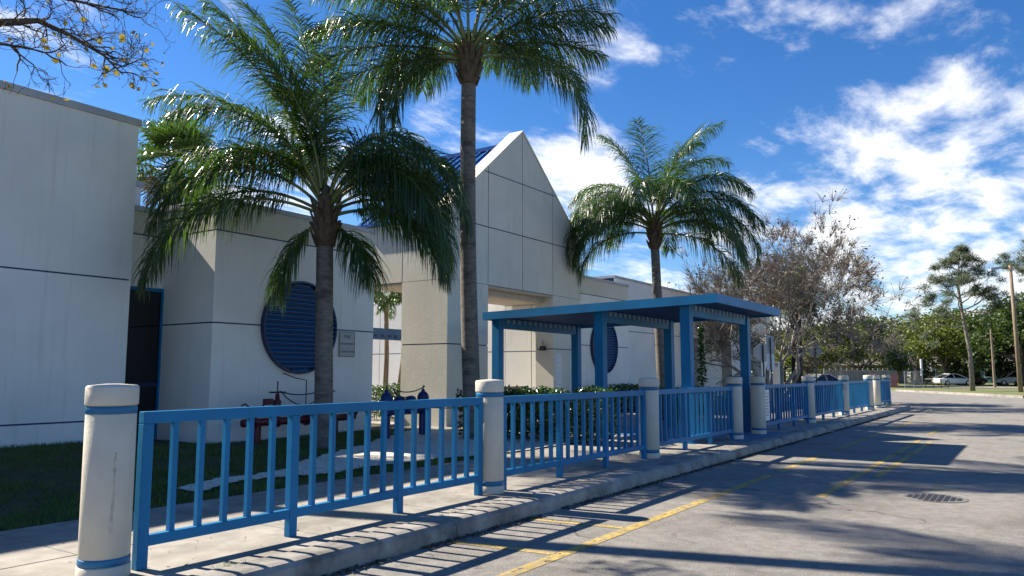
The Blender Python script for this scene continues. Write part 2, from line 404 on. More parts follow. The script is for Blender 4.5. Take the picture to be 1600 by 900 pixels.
# manhole cover in the road
mh = thing('manhole_cover', (10.72, 1.12, .0), 'round iron manhole cover with raised grid set in the asphalt', 'manhole cover')
b = MB().lathe([(.36, -.02), (.36, .006), (.315, .006), (.315, .003), (0.01, .003)], (10.72, 1.12)); b.build('frame', mat('worn_cover', (.16, .15, .14), .7, .2, 20), mh)
for i in range(-4, 5):
    for j in range(-4, 5):
        if i * i + j * j < 18: MB().box(10.72 + i * .066 - .024, 10.72 + i * .066 + .024, 1.12 + j * .066 - .024, 1.12 + j * .066 + .024, .0035, .009).build('stud', IRON, mh)
b = MB(); rg = random.Random(44)
for i in range(5200):
    x = rg.uniform(1, 30); y = KY - abs(rg.gauss(0, .05)) - .004; a = rg.uniform(0, 6.28); l = rg.uniform(.01, .035); q = Vector((math.cos(a), math.sin(a), rg.gauss(0, .3))) * l; w_ = Vector((-q.y, q.x, rg.gauss(0, .004))) * .35
    if noise.noise((x * 1.3, 0, 2)) < -.25: continue
    P = Vector((x, y, .006 + rg.random() * .012)); b.poly([P - q, P + w_, P + q, P - w_])
tag(stuff(b.build('leaf_litter', mat('gutter_litter', (.055, .045, .03), .95, .4, 9))), 'dark leaf litter and grit lying along the kerb gutter', 'leaf litter')
b = MB()
for i in range(2600):
    x = rg.uniform(1, 24); y = KY + .303 + rg.gauss(0, .012)
    if noise.noise((x * 1.1, 0, 7)) < .0: continue
    h = rg.uniform(.01, .04); k = len(b.v); b.v += [(x - .004, y, .148), (x + .004, y + .003, .148), (x + rg.gauss(0, .015), y + rg.gauss(0, .015), .152 + h)]; b.face((k, k + 1, k + 2))
tag(stuff(b.build('joint_weeds', GRASS)), 'tiny weeds growing in the joint behind the kerb', 'weeds')
b = MB()
for i in range(900):
    x = rg.uniform(1.5, 16); y = rg.uniform(4.85, 7.4) if rg.random() < .6 else rg.uniform(-1, 4.3); z = .1555 if y > 4.5 else .006
    a = rg.uniform(0, 6.28); l = rg.uniform(.005, .022); q = Vector((math.cos(a), math.sin(a), 0)) * l; w_ = Vector((-q.y, q.x, 0)) * .4; P = Vector((x, y, z)); b.poly([P - q, P + w_ + UPZ * .004, P + q + UPZ * .006, P - w_])
tag(stuff(b.build('fallen_leaves', DEADLEAF)), 'scattered tiny dry leaf bits on pavement and road', 'fallen leaves')
# far grass island with its kerb, far street and far pavement
isl = [(71.0, 9.6), (56.0, .6), (52, -8), (80, -8), (82, 12), (76, 11)]
b = MB(); b.prism([(x, y, -.05) for x, y in isl], (0, 0, .17)); struct(b.build('verge', FARGRASS))
fk = struct(empty('far_kerb', (0, 0, 0)))
for (a, c) in ((0, 1), (1, 2)):
    A, B = Vector(isl[a]), Vector(isl[c]); n = max(1, int((B - A).length / 3)); t = (B - A).normalized(); q = Vector((-t.y, t.x)) * -.22
    for i in range(n):
        p0 = A + (B - A) * (i / n) + t * .01; p1 = A + (B - A) * ((i + 1) / n) - t * .01
        MB().prism([(p0.x, p0.y, -.05), (p1.x, p1.y, -.05), (p1.x + q.x, p1.y + q.y, -.05), (p0.x + q.x, p0.y + q.y, -.05)], (0, 0, .21)).build('kerb_stone', CONC, fk)
b = MB().box(92, 104, -90, 160, -.055, -.02); struct(b.build('far_street', ASPH))
b = MB().box(86, 88.2, -60, 160, -.055, -.01); struct(b.build('far_pavement', CONC))
b = MB().box(38.6, 60, 14.6, 60, -.04, .12); struct(b.build('side_lawn', FARGRASS))

# ------------------------------------------------------------------ buildings
def core(parent, x0, x1, y0, y1, z0, z1, m=None, name='wall'): return MB().box(x0, x1, y0, y1, z0, z1).build(name, m or JOINT, parent)
def coping(parent, x0, x1, y0, y1, z, w=.3, h=.1):      # metal cap strips round a flat roof
    o = .035
    MB().box(x0 - o, x1 + o, y0 - o, y0 + w, z, z + h).build('coping', CAP, parent)
    MB().box(x0 - o, x0 + w, y0 + w, y1, z, z + h).build('coping', CAP, parent)
    MB().box(x1 - w, x1 + o, y0 + w, y1, z, z + h).build('coping', CAP, parent)
wm_ = lambda i, j: WHITE
# tall left wing
lw = thing('building_wing', (0, 14, 0), 'tall plain grey white wing with thin blue joints left of the entrance', 'building')
core(lw, -9.98, 7.81, 14.02, 27, 0, 6.2)
panels(lw, 'y', 14.0, -1, [-10, 7.83], [.1, .65, 3.24, 6.22], wm_)
panels(lw, 'x', 7.83, 1, [14.02, 16.9], [.1, 6.22], wm_)
coping(lw, -10, 7.83, 14, 27, 6.22, h=.13)
# low link with the glazed door
lk = thing('link_building', (8.5, 15.2, 0), 'low recessed link with tall dark glass door beside the tall wing', 'building')
core(lk, 7.85, 9.24, 15.22, 16.88, 0, 4.82)
panels(lk, 'y', 15.2, -1, [7.85, 9.24], [3.27, 4.36, 4.84], lambda i, j: (WHITE, TAN)[j])
panels(lk, 'y', 15.2, -1, [7.85, 8.25], [.1, 3.25], wm_)
MB().box(7.85, 9.24, 15.15, 15.5, 4.842, 4.95).build('coping', CAP, lk)
dr = MB().box(8.26, 9.2, 15.17, 15.21, .16, 3.24).build('door', GLASS, lk)
b = MB().box(8.25, 8.31, 15.12, 15.168, .16, 3.26); b.box(9.16, 9.23, 15.12, 15.168, .16, 3.26); b.box(8.312, 9.158, 15.12, 15.168, 3.19, 3.26); b.build('frame', BLUE, dr)
MB().box(8.312, 9.158, 15.13, 15.168, 1.23, 1.30).build('crossbar', NAVY, dr)
MB().tube([(8.42, 15.1, 1.0), (8.42, 15.1, 1.22)], .015).build('handle', GALV, dr)
rb = thing('rear_building', (6, 16.9, 0), 'plain pale wall of higher rear building seen above the low link', 'building')
core(rb, 7.85, 9.6, 16.92, 24, 0, 5.78, WHITE)
MB().box(7.85, 9.64, 16.86, 17.2, 5.785, 5.9).build('coping', CAP, rb)

def louver(parent, cx_, cz, r, y):
    lv_ = MB()
    k = 48
    lv_.prism([(cx_ + (r - .004) * math.cos(2 * math.pi * i / k), y - .002, cz + (r - .004) * math.sin(2 * math.pi * i / k)) for i in range(k)], (0, -.012, 0))
    root = lv_.build('louver', NAVY, parent)
    b = MB()
    for i in range(k):
        a0, a1 = 2 * math.pi * i / k, 2 * math.pi * (i + 1) / k
        q = [(cx_ + rr_ * math.cos(a), cz + rr_ * math.sin(a)) for rr_, a in ((r, a0), (r + .04, a0), (r + .04, a1), (r, a1))]
        b.prism([(u, y - .001, z) for u, z in q], (0, -.115, 0))
    b.build('frame', NAVY, root)
    n = 20; p = 2 * r / n
    for i in range(n):
        zc = cz - r + p * (i + .5); hw = math.sqrt(max(.01, r * r - (abs(zc - cz) + p * .25) ** 2)) - .004
        MB().prism([(cx_ - hw, y - .02, zc + p * .42), (cx_ - hw, y - .105, zc - p * .12), (cx_ - hw, y - .105, zc - p * .26), (cx_ - hw, y - .02, zc + p * .24)], (2 * hw, 0, 0)).build('slat', LSLAT, root)

def louver_block(x0, x1, cx_, lab):
    o = thing('louver_block', ((x0 + x1) / 2, 13.4, 0), lab, 'building')
    core(o, x0 + .02, x1 - .02, 13.42, 17.5, 0, 4.92)
    zs = [.1, 2.5, 4.36, 4.93]
    f = lambda i, j: TAN if j == 2 else WHITE
    panels(o, 'y', 13.4, -1, [x0, x1], zs, f)
    panels(o, 'x', x0, -1, [13.42, 15.2], zs, f)
    panels(o, 'x', x1, 1, [13.42, 17.5], zs, f)
    coping(o, x0, x1, 13.4, 17.5, 4.932)
    louver(o, cx_, 2.5, .98, 13.4)
    return o
louver_block(9.2, 13.66, 11.36, 'flat roofed block with large round blue louver and the fire connection sign')
louver_block(23.9, 28.0, 25.8, 'flat roofed block with round blue louver seen behind the canopy posts')

# gabled portico
pt = thing('gabled_portico', (18.8, 12.4, 0), 'tan panelled entrance portico with pointed gable and blue metal roof', 'portico')
X0, X1, XA, YF, YB = 15.3, 22.27, 18.8, 12.4, 15.4
gable = [(X0, 3.93), (X1, 3.93), (X1, 5.82), (XA, 8.71), (X0, 5.82)]
b = MB().prism([(x, YF + .02, z) for x, z in [(X0 + .02, 3.94), (X1 - .02, 3.94), (X1 - .02, 5.81), (XA, 8.68), (X0 + .02, 5.81)]], (0, .42, 0)); b.build('gable_wall', JOINT, pt)
us = [X0, 17.07, XA, 20.53, X1]; zs = [3.93, 5.55, 7.12, 8.8]
panels(pt, 'y', YF, -1, us, zs, lambda i, j: TAN, gable)
# capping of the gable, its top faces lit
for sx, xe in ((-1, X0), (1, X1)):
    b = MB(); d = Vector((xe - XA, 0, 5.82 - 8.71)).normalized(); n_ = Vector((-d.z, 0, d.x)) * (1 if sx > 0 else -1)
    if n_.z < 0: n_ = -n_
    A = Vector((XA, YF - .03, 8.71)); Bp = Vector((xe, YF - .03, 5.82)) + d * .03; t_ = n_ * .05
    tp = Vector((XA, YF - .03, 8.71 + .05 / n_.z))
    b.prism([A, Bp, Bp + t_, tp], (0, .5, 0)); b.build('gable_coping', TAN, pt)
# side walls above the openings, piers
core(pt, X0 + .02, X0 + .4, YF + .45, YB, 3.94, 5.7); core(pt, X1 - .4, X1 - .02, YF + .45, YB, 3.94, 5.7)
panels(pt, 'x', X0, -1, [YF, 13.97, YB], [3.93, 5.55, 5.72], lambda i, j: TAN)
panels(pt, 'x', X1, 1, [YF, YB], [3.93, 5.72], lambda i, j: TAN)
core(pt, X0 + .4, X1 - .4, YB - .2, YB, 3.94, 5.7, TAN, 'rear_wall')
def pier(x0, x1, y0, y1):
    p = core(pt, x0 + .02, x1 - .02, y0 + .02, y1 - .02, .05, 3.92, JOINT, 'pier')
    for ax, pl, sg, u in (('y', y0, -1, [x0, x1]), ('y', y1, 1, [x0, x1]), ('x', x0, -1, [y0 + .02, y1 - .02]), ('x', x1, 1, [y0 + .02, y1 - .02])):
        panels(p, ax, pl, sg, u, [.15, .62, 2.25, 3.92], lambda i, j: TAN)
pier(X0, 17.07, YF, 13.97); pier(20.53, X1, YF, 13.05)
MB().box(X0 + .03, X1 - .03, YF + .03, YB, 3.86, 3.918).build('soffit', SOFFIT, pt)
b = MB().box(17.09, 20.5, YF + .35, YF + .6, 3.70, 3.858); b.build('soffit_beam', SOFFIT, pt)
# standing seam roof
rz0, rz1 = 8.36, 5.62
rf = MB()
for sx, xe in ((-1, X0 - .12), (1, X1 + .12)):
    rf.prism([(XA, YF + .45, rz0), (xe, YF + .45, rz1), (xe, YF + .45, rz1 - .08), (XA, YF + .45, rz0 - .08)], (0, YB - YF - .2, 0))
rf = rf.build('roof', ROOFB, pt)
k = int((YB - YF - .35) / .31)
for sx, xe in ((-1, X0 - .12), (1, X1 + .12)):
    for i in range(k + 1):
        y = YF + .55 + i * .31
        MB().prism([(XA, y, rz0 + .06), (xe, y, rz1 + .06), (xe, y, rz1 + .002), (XA, y, rz0 + .002)], (0, .035, 0)).build('seam', BLUE, rf)
MB().box(XA - .12, XA + .12, YF + .45, YB + .25, rz0 - .03, rz0 + .09).build('ridge_cap', ROOFB, rf)
# long courtyard wall beyond the portico
cw = thing('courtyard_wall', (22.4, 18, 0), 'sunlit panelled courtyard wall seen through the portico opening', 'wall')
core(cw, 22.32, 22.7, 13.1, 15.44, 0, 3.84); core(cw, 22.32, 22.7, 15.46, 27, 0, 5.2)
panels(cw, 'x', 22.3, -1, [13.07, 14.35, 15.44], [.15, 2.25, 3.85], lambda i, j: WHITE)
panels(cw, 'x', 22.3, -1, [15.46, 18.5, 21.5, 24, 27], [.15, 2.25, 5.21], lambda i, j: WHITE)
# right wing
rw = thing('building_wing', (36, 14, 0), 'long low white wing with recessed doorway beyond the second louver block', 'building')
core(rw, 28.04, 36.5, 14.02, 26, 0, 5.34); core(rw, 36.502, 50, 14.02, 26, 3.26, 5.34, TAN)
core(rw, 36.502, 50, 16.4, 26, 0, 3.258, WHITE, 'recess_wall')
panels(rw, 'y', 14.0, -1, [28.02, 36.52], [.1, 3.24, 5.36], wm_)
panels(rw, 'y', 14.0, -1, [36.54, 50], [3.24, 5.36], lambda i, j: TAN)
coping(rw, 28.02, 50, 14, 26, 5.362)
for x0, x1 in ((37.3, 38.3), (42.4, 44.2), (48, 50)):
    MB().box(x0, x1, 14.03, 14.6, .1, 3.257).build('pillar', WHITE, rw)
d2 = MB().box(38.9, 40.5, 16.3, 16.397, .15, 3.0).build('door', GLASS, rw)
MB().box(38.82, 38.898, 16.28, 16.395, .15, 3.05).build('frame', NAVY, d2)
wsg = MB().box(31.9, 32.35, 13.96, 13.998, 2.65, 3.0).build('wall_plaque', NAVY, rw)
MB().box(31.94, 32.31, 13.952, 13.959, 2.8, 2.95).build('print_band', SIGNB, wsg)

# signs, lamp and notices on the building
def textmesh(s, size, loc, rot, m, parent, name='lettering', align='CENTER'):
    c = bpy.data.curves.new('t', 'FONT'); c.body = s; c.size = size; c.align_x = align; c.align_y = 'CENTER'; c.extrude = .0008; c.space_character = 1.05
    o = bpy.data.objects.new('t', c); col.objects.link(o)
    dg = bpy.context.evaluated_depsgraph_get(); me = bpy.data.meshes.new_from_object(o.evaluated_get(dg)); bpy.data.objects.remove(o)
    me.materials.clear(); me.materials.append(m)
    o = bpy.data.objects.new(name, me); col.objects.link(o); o.parent = parent; o.location = Vector(loc) - wloc(parent); o.rotation_euler = rot; return o
fs = thing('fire_sign', (12.8, 13.38, 1.88), 'pale metal wall sign reading FIRE DEPARTMENT CONNECTION beside the round louver', 'sign')
MB().box(12.53, 13.03, 13.372, 13.396, 1.88, 2.47).build('plate', mat('dull_sign_plate', (.42, .43, .41), .5, .08), fs, bevel=.004)
b = MB()
for z0, z1 in ((1.885, 1.895), (2.45, 2.46)): b.box(12.54, 13.02, 13.367, 13.371, z0, z1)
for x0 in (12.54, 13.01): b.box(x0, x0 + .01, 13.367, 13.371, 1.897, 2.448)
b.build('border', INK, fs)
for s, z in (('FIRE', 2.35), ('DEPARTMENT', 2.18), ('CONNECTION', 2.0)):
    textmesh(s, .115 if s == 'FIRE' else .068, (12.78, 13.369, z), (R(90), 0, 0), INK, fs)
wl = thing('wall_lamp', (20.5, 12.75, 2.3), 'small dark lamp bracket on inner face of portico pier', 'lamp')
MB().box(20.40, 20.518, 12.66, 12.82, 2.2, 2.34).build('housing', IRON, wl); MB().tube([(20.46, 12.74, 2.34), (20.46, 12.74, 2.52)], .012).build('stem', IRON, wl)
def notice(x, z, w, h, lab):
    o = thing('notice', (x, 12.39, z), lab, 'notice')
    MB().box(x, x + w, 12.386, 12.397, z, z + h).build('sheet', SIGNW, o)
    b = MB()
    for i in range(int(h / .06) - 1): b.box(x + .03, x + w - .03 - .05 * (i % 3), 12.3835, 12.3855, z + h - .06 - i * .06, z + h - .045 - i * .06)
    b.build('print', SIGNB, o)
notice(20.68, 1.05, .3, 1.05, 'long pale notice sheet on portico pier nearer the passage')
notice(21.55, 1.7, .32, .4, 'small notice on outer half of portico pier, upper of two')
notice(21.55, 1.0, .32, .5, 'small notice on outer half of portico pier, lower of two')
for yy, xx, lab in ((13.9, 18.6, 'dark metal bench in the portico, nearer the left pier'), (13.6, 20.6, 'dark metal bench in the portico, nearer the right pier')):
    o = thing('bench', (xx, yy, .15), lab, 'bench')
    x0, x1 = xx - .75, xx + .75
    for i in range(4): MB().box(x0, x1, yy - .2 + i * .11, yy - .11 + i * .11, .58, .61).build('seat_slat', IRON, o)
    for i in range(3): MB().box(x0, x1, yy + .24, yy + .27, .72 + i * .13, .82 + i * .13).build('back_slat', IRON, o)
    for x in (x0 + .1, x1 - .14):
        b = MB().box(x, x + .04, yy - .2, yy - .16, .154, .578); b.box(x, x + .04, yy + .2, yy + .238, .154, 1.1); b.box(x, x + .04, yy - .16, yy + .2, .54, .578); b.build('leg', IRON, o)
# blue beam of the covered walk behind the gap
o = thing('walkway_beam', (15.6, 16.5, 0), 'walkway beam, blue darkened for shade, on posts behind gap between louver block and portico', 'beam')
MB().box(12.0, 19.5, 16.9, 17.1, 2.55, 2.9).build('beam', CANOPYDK, o)  # darker deck blue carries the shade lying on this beam
for i in range(24): MB().box(12.2 + i * .3, 12.32 + i * .3, 16.88, 16.898, 2.62, 2.70).build('beam_square', NAVY, o)
for x in (12.2, 19.2): MB().box(x, x + .15, 16.92, 17.08, .05, 2.548).build('post', BLUE, o)

# ------------------------------------------------------------------ canopy
cn = thing('entrance_canopy', (16.2, 7.6, .15), 'long blue flat steel canopy on square posts reaching to the kerb', 'canopy')
cx0, cx1, cy0, cy1 = 14.1, 18.4, 4.9, 10.4
zt = lambda y: 3.0 + (y - cy0) / (cy1 - cy0) * -.12
def sloped(name, x0, x1, y0, y1, dz0, dz1, m, parent=None):
    b = MB(); b.prism([(x0, y0, zt(y0) + dz0), (x0, y1, zt(y1) + dz0), (x0, y1, zt(y1) + dz1), (x0, y0, zt(y0) + dz1)], (x1 - x0, 0, 0)); return b.build(name, m, parent or cn)
sloped('roof_sheet', cx0 + .05, cx1 - .05, cy0 + .05, cy1 - .05, -.06, -.02, ROOFB)
sloped('fascia', cx0, cx0 + .05, cy0, cy1, -.175, 0, BLUE); sloped('fascia', cx1 - .05, cx1, cy0, cy1, -.175, 0, BLUE)
sloped('fascia', cx0 + .052, cx1 - .052, cy0, cy0 + .05, -.175, -.001, BLUE); sloped('fascia', cx0 + .052, cx1 - .052, cy1 - .05, cy1, -.175, -.001, BLUE)
dk = []
n = 21
for i in range(n):
    x = cx0 + .06 + (cx1 - cx0 - .12) * i / n
    sloped('deck_rib', x + .01, x + .115, cy0 + .06, cy1 - .06, -.13, -.062, CANOPYDK)
for y in (5.65, 7.55, 10.2):
    b = MB().box(14.55, 17.96, y - .07, y + .07, zt(y) - .36, zt(y) - .134).build('beam', BLUE, cn)
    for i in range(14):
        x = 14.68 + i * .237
        MB().box(x, x + .11, y - .085, y - .0705, zt(y) - .235, zt(y) - .14).build('beam_square', FLUTELIGHT, b)  # pale squares stand in for light coming through the flutes above the beam
    for x in (14.43, 18.08):
        b = MB().box(x - .1, x + .1, y - .1, y + .1, .158, zt(y) - .135).build('post', BLUE, cn, bevel=.008)
        MB().box(x - .16, x + .16, y - .16, y + .16, .153, .17).build('base_plate', BLUE, b)

# ------------------------------------------------------------------ bollards and railing
BX = [2.85, 7.25, 11.63, 15.9, 17.52, 22.2, 26.8, 31.4, 32.9, 37.2]
BLAB = ['cream bollard with a dark vertical stain at the lawn end of the railing', 'cream bollard second along the railing from the stained end bollard',
        'cream bollard third along the railing from the stained end bollard', 'cream bollard left of the canopy opening', 'cream bollard right of the canopy opening, notice beside it',
        'cream bollard second along the railing past the canopy', 'cream bollard third along the railing past the canopy', 'cream bollard before the far gap in the railing',
        'cream bollard just after the far gap in the railing', 'last cream bollard by the curved kerb']
def bollard(x, y, lab, lean=0):
    o = thing('bollard', (x, y, .15), lab, 'bollard', 'cream bollards along the railing'); z = .15
    r = .158
    MB().lathe([(r + .004, z), (r + .006, z + .01), (r + .006, z + .085), (r - .004, z + .09), (r - .004, z + .14), (r, z + .146), (r, z + 1.075), (r - .006, z + 1.08), (r - .006, z + 1.13), (r, z + 1.135)], (x, y), 28).build('body', CREAM, o, smooth=False)
    MB().lathe([(r + .006, z + 1.136), (r + .008, z + 1.145), (r + .008, z + 1.255), (r - .004, z + 1.268), (.05, z + 1.278)], (x, y), 28).build('cap', CREAM, o)
    for zz in (.09, 1.08): MB().lathe([(r - .002, z + zz), (r + .002, z + zz + .004), (r + .002, z + zz + .046), (r - .002, z + zz + .05)], (x, y), 28).build('band', BAND, o)
    for c in o.children:
        c.data.polygons.foreach_set('use_smooth', [len(p.vertices) == 4 and abs(p.normal.z) < .4 for p in c.data.polygons])
    return o
for i, x in enumerate(BX): 
    bo = bollard(x, 5.23 + (.25 if i > 8 else .0), BLAB[i]); rgb = random.Random(i + 50); bo.rotation_euler = (R(rgb.uniform(-.7, .7)), R(rgb.uniform(-.7, .7)), 0)
    if i == 0:
        STAIN = mat('stain', (.46, .425, .345), .9, .3, 20)
        rg = random.Random(5)
        b = MB(); pts = []; zc = .42
        ang = math.atan2(-5.23, -2.85) + .22
        zz = .45; 
        while zz < .98:
            w = rg.uniform(.002, .009) * (1.3 - abs(zz - .7)); a = ang + .05 * noise.noise((zz * 5, 0, 0)) + (zz - .7) * .12
            rr2 = .159; pts.append((zz, a - w / rr2, a + w / rr2)); zz += .022
        for q in range(len(pts) - 1):
            (z0, a0, a1), (z1, c0, c1) = pts[q], pts[q + 1]; rr2 = .1588
            P = lambda a, z: (x + rr2 * math.cos(a), 5.23 + rr2 * math.sin(a), z)
            b.poly([P(a0, z0), P(a1, z0), P(c1, z1), P(c0, z1)])
        b.build('stain_mark', STAIN, bo)
RLAB = ['blue railing panel between the stained end bollard and the next one', 'blue railing panel with the hedge behind it', 'blue railing panel just left of the canopy opening',
        'blue railing panel just right of the canopy opening, with a notice on it', 'blue railing panel second past the canopy', 'blue railing panel before the far gap', 'last blue railing panel by the curved kerb']
def railing(xa, xb, y, lab, ya=None):
    o = thing('railing_panel', ((xa + xb) / 2, y, .15), lab, 'railing', 'blue railing panels along the pavement')
    z = .15; a, b_ = xa + .25, xb - .22; w = .032
    ps = [a + (b_ - a) * i / 3 for i in range(4)]
    zt_, zb_ = z + 1.08, z + .15
    MB().box(a - .04, b_ + .04, y - .034, y + .034, zt_ - .085, zt_).build('top_rail', BLUE, o, bevel=.006)
    for i in range(3): MB().box(ps[i] + .041, ps[i + 1] - .041, y - .03, y + .03, zb_, zb_ + .075).build('bottom_rail', BLUE, o, bevel=.004)
    for i, p in enumerate(ps): 
        q = MB().box(p - .04, p + .04, y - .033, y + .033, z, zt_ - .086).build('post', BLUE, o, bevel=.004)
    me = None
    for i in range(3):
        for j in range(1, 6):
            p = ps[i] + (ps[i + 1] - ps[i]) * j / 6
            MB().box(p - .021, p + .021, y - .021, y + .021, zb_ + .074, zt_ - .084).build('picket', BLUE, o)
    return o
pairs = [(0, 1), (1, 2), (2, 3), (4, 5), (5, 6), (6, 7), (8, 9)]
for (i, j), lab in zip(pairs, RLAB): railing(BX[i], BX[j], 5.23 + (.12 if i == 8 else 0), lab)
ns = thing('notice_board', (17.95, 5.17, .5), 'white printed notice fixed to the railing beside the canopy', 'sign')
MB().box(17.78, 18.22, 5.17, 5.188, .42, 1.12).build('plate', SIGNW, ns)
b = MB()
for i in range(8): b.box(17.82, 18.18 - .04 * (i % 3), 5.1665, 5.1695, 1.02 - i * .07, 1.05 - i * .07)
b.build('print', SIGNB, ns)

# ------------------------------------------------------------------ fire connection and backflow pipes
def valve_riser(o, x, y, z, m, hw=True):
    v = MB().lathe([(.05, z), (.05, z + .1), (.09, z + .12), (.1, z + .2), (.075, z + .27), (.085, z + .3), (.085, z + .33), (.05, z + .36), (.04, z + .46), (.02, z + .48)], (x, y), 12).build('valve', m, o, smooth=True)
    MB().tube([(x, y, z + .44), (x, y, z + (.72 if hw else .56))], .014).build('stem', IRON, v)
    if hw:
        b = MB(); b.tube([(x + .16 * math.cos(a), y + .16 * math.sin(a), z + .5) for a in [i * math.pi / 8 for i in range(17)]], .014, 5)
        b.tube([(x - .16, y, z + .5), (x + .16, y, z + .5)], .01); b.build('hand_wheel', IRON, v)
def chain(o, p, q, sag, m):
    P, Q = Vector(p), Vector(q); pts = [P.lerp(Q, t / 12) - Vector((0, 0, sag * 4 * (t / 12) * (1 - t / 12))) for t in range(13)]
    MB().tube(pts, .013, 5).build('chain', m, o)
fy = 12.55
fc = thing('fire_connection', (10.7, fy, .15), 'dark red fire pipe manifold with valves and chains below the round louver', 'fire pipe')
b = MB().tube([(9.35, fy, .55), (12.0, fy, .55)], .075, 12); b.build('manifold', RED, fc, smooth=True)
for x in (9.6, 10.15, 10.9, 11.6): MB().lathe([(.14, 0), (.14, .05)], (0, 0), 12) ; MB().tube([(x - .03, fy, .55), (x + .03, fy, .55)], .12, 12).build('flange', RED, fc)
for x in (9.7, 11.7): MB().tube([(x, fy, .05), (x, fy, .5)], .07, 10).build('leg', RED, fc)
for x in (10.15, 11.45): valve_riser(fc, x, fy, .62, RED)
for x in (10.62, 11.0, 12.25): MB().lathe([(.07, .6), (.12, .66), (.12, .76), (.08, .82), (.02, .84)], (x, fy), 12).build('relief_cap', RED, fc, smooth=True)
MB().tube([(12.0, fy, .55), (12.25, fy, .55), (12.25, fy, .62)], .07, 10).build('elbow', RED, fc)
MB().tube([(10.1, fy, .95), (9.9, fy, .95), (9.8, fy, .86), (9.7, fy - .02, .72), (9.55, fy - .05, .7), (9.45, fy - .06, .85), (9.35, fy - .06, .92), (9.28, fy - .05, .88)], .016, 6).build('hook_arm', IRON, fc)
MB().box(9.84, 10.02, fy - .05, fy + .05, .88, 1.0).build('tamper_switch', RED, fc)
MB().box(11.22, 11.4, fy - .05, fy + .05, .88, 1.0).build('tamper_switch', RED, fc)
chain(fc, (10.2, fy, 1.14), (11.42, fy, 1.18), .1, IRON); chain(fc, (10.25, fy, 1.12), (11.2, fy, .95), .18, IRON); chain(fc, (11.2, fy, .95), (11.45, fy, 1.14), .03, IRON)
MB().tube([(10.88, 13.3, 1.5), (10.88, 12.9, 1.4), (10.88, fy, 1.35), (10.88, fy, .82)], .012, 5).build('riser_pipe', IRON, fc)
by = 11.2
bf = thing('backflow_preventer', (12.4, by, .15), 'dark blue backflow pipe assembly with two valves and chains in front of portico', 'water pipe')
for x in (11.85, 13.0):
    MB().tube([(x, by, .05), (x, by, .62)], .085, 12).build('leg', DKBLUE, bf); valve_riser(bf, x, by, .68, DKBLUE, hw=False)
    MB().lathe([(.12, .62), (.13, .68), (.13, 1.0), (.1, 1.06), (.06, 1.1)], (x, by), 12).build('valve_body', DKBLUE, bf, smooth=True)
MB().tube([(11.85, by, .72), (13.0, by, .72)], .1, 12).build('manifold', DKBLUE, bf, smooth=True)
for x in (12.25, 12.6): MB().lathe([(.1, .74), (.14, .82), (.14, .92), (.09, 1.0), (.02, 1.02)], (x, by), 12).build('check_valve', DKBLUE, bf, smooth=True)
chain(bf, (11.9, by - .1, 1.18), (12.95, by - .1, 1.22), .1, IRON); chain(bf, (11.95, by - .1, 1.14), (12.4, by - .1, 1.0), .06, IRON)

# ------------------------------------------------------------------ palms
AZR = math.atan2(rt.y, rt.x)             # heading of the picture's right, used to name the frond headings
UPV = Vector((0, 0, 1))
def frond(parent, base, phi, el, length, bend, rg, m=FROND, npair=145, lmax=1.0, lw=.0115, droop=1.0, name='frond', curl=0.):
    az = AZR + R(phi); b = MB(); n = 22
    p = Vector(base); pts = [p.copy()]; tans = []
    for i in range(n):
        s = (i + .5) / n
        e = R(el) - R(bend) * (s ** 1.25); a = az + R(curl) * s
        t = Vector((math.cos(a) * math.cos(e), math.sin(a) * math.cos(e), math.sin(e)))
        tans.append(t); p = p + t * (length / n); pts.append(p.copy())
    b.cur = 1
    b.tube(pts, [.032 * (1 - .88 * i / n) + .003 for i in range(n + 1)], 5)
    b.cur = 0
    for q in range(npair):
        s = .16 + .84 * (q + rg.random()) / npair
        f = s * n; i = min(n - 1, int(f)); P = pts[i].lerp(pts[i + 1], f - i); t = tans[i]
        side = t.cross(UPV); side = side.normalized() if side.length > .05 else Vector((1, 0, 0))
        nrm = side.cross(t).normalized()
        prof_ = min(1, (s - .10) / .22) * (1 - max(0, (s - .72)) / .28 * .62)
        for sg in (-1, 1):
            if rg.random() < .04: continue
            ln = lmax * prof_ * rg.uniform(.8, 1.12)
            tilt = rg.choice((-.35, .05, .45)) + rg.gauss(0, .15)
            d = (side * sg * math.cos(tilt) + nrm * math.sin(tilt)) * (1 - .3 * s) + t * (.35 + .6 * s)
            d.normalize(); g = rg.uniform(.4, 1.25) * droop * (.4 if t.z > .65 else 1)
            wv = d.cross(nrm + Vector((rg.gauss(0, .7), rg.gauss(0, .7), rg.gauss(0, .7)))); wv.normalize()
            k0 = len(b.v); x = P.copy(); seg = 4
            w = lw * rg.uniform(.8, 1.15)
            for k in range(seg + 1):
                ww = w * (.55, 1, .9, .6, .06)[k]
                wv2 = (wv - d * wv.dot(d)); wv2 = wv2.normalized() if wv2.length > 1e-4 else wv
                b.v.append(tuple(x - wv2 * ww)); b.v.append(tuple(x + wv2 * ww))
                if k < seg:
                    x = x + d * (ln / seg); d = (d - UPV * g * (.6 + .5 * k)).normalized()
            for k in range(seg): a_ = k0 + 2 * k; b.face((a_, a_ + 1, a_ + 3, a_ + 2))
    return b.build(name, [m, RACHIS], parent, smooth=False)

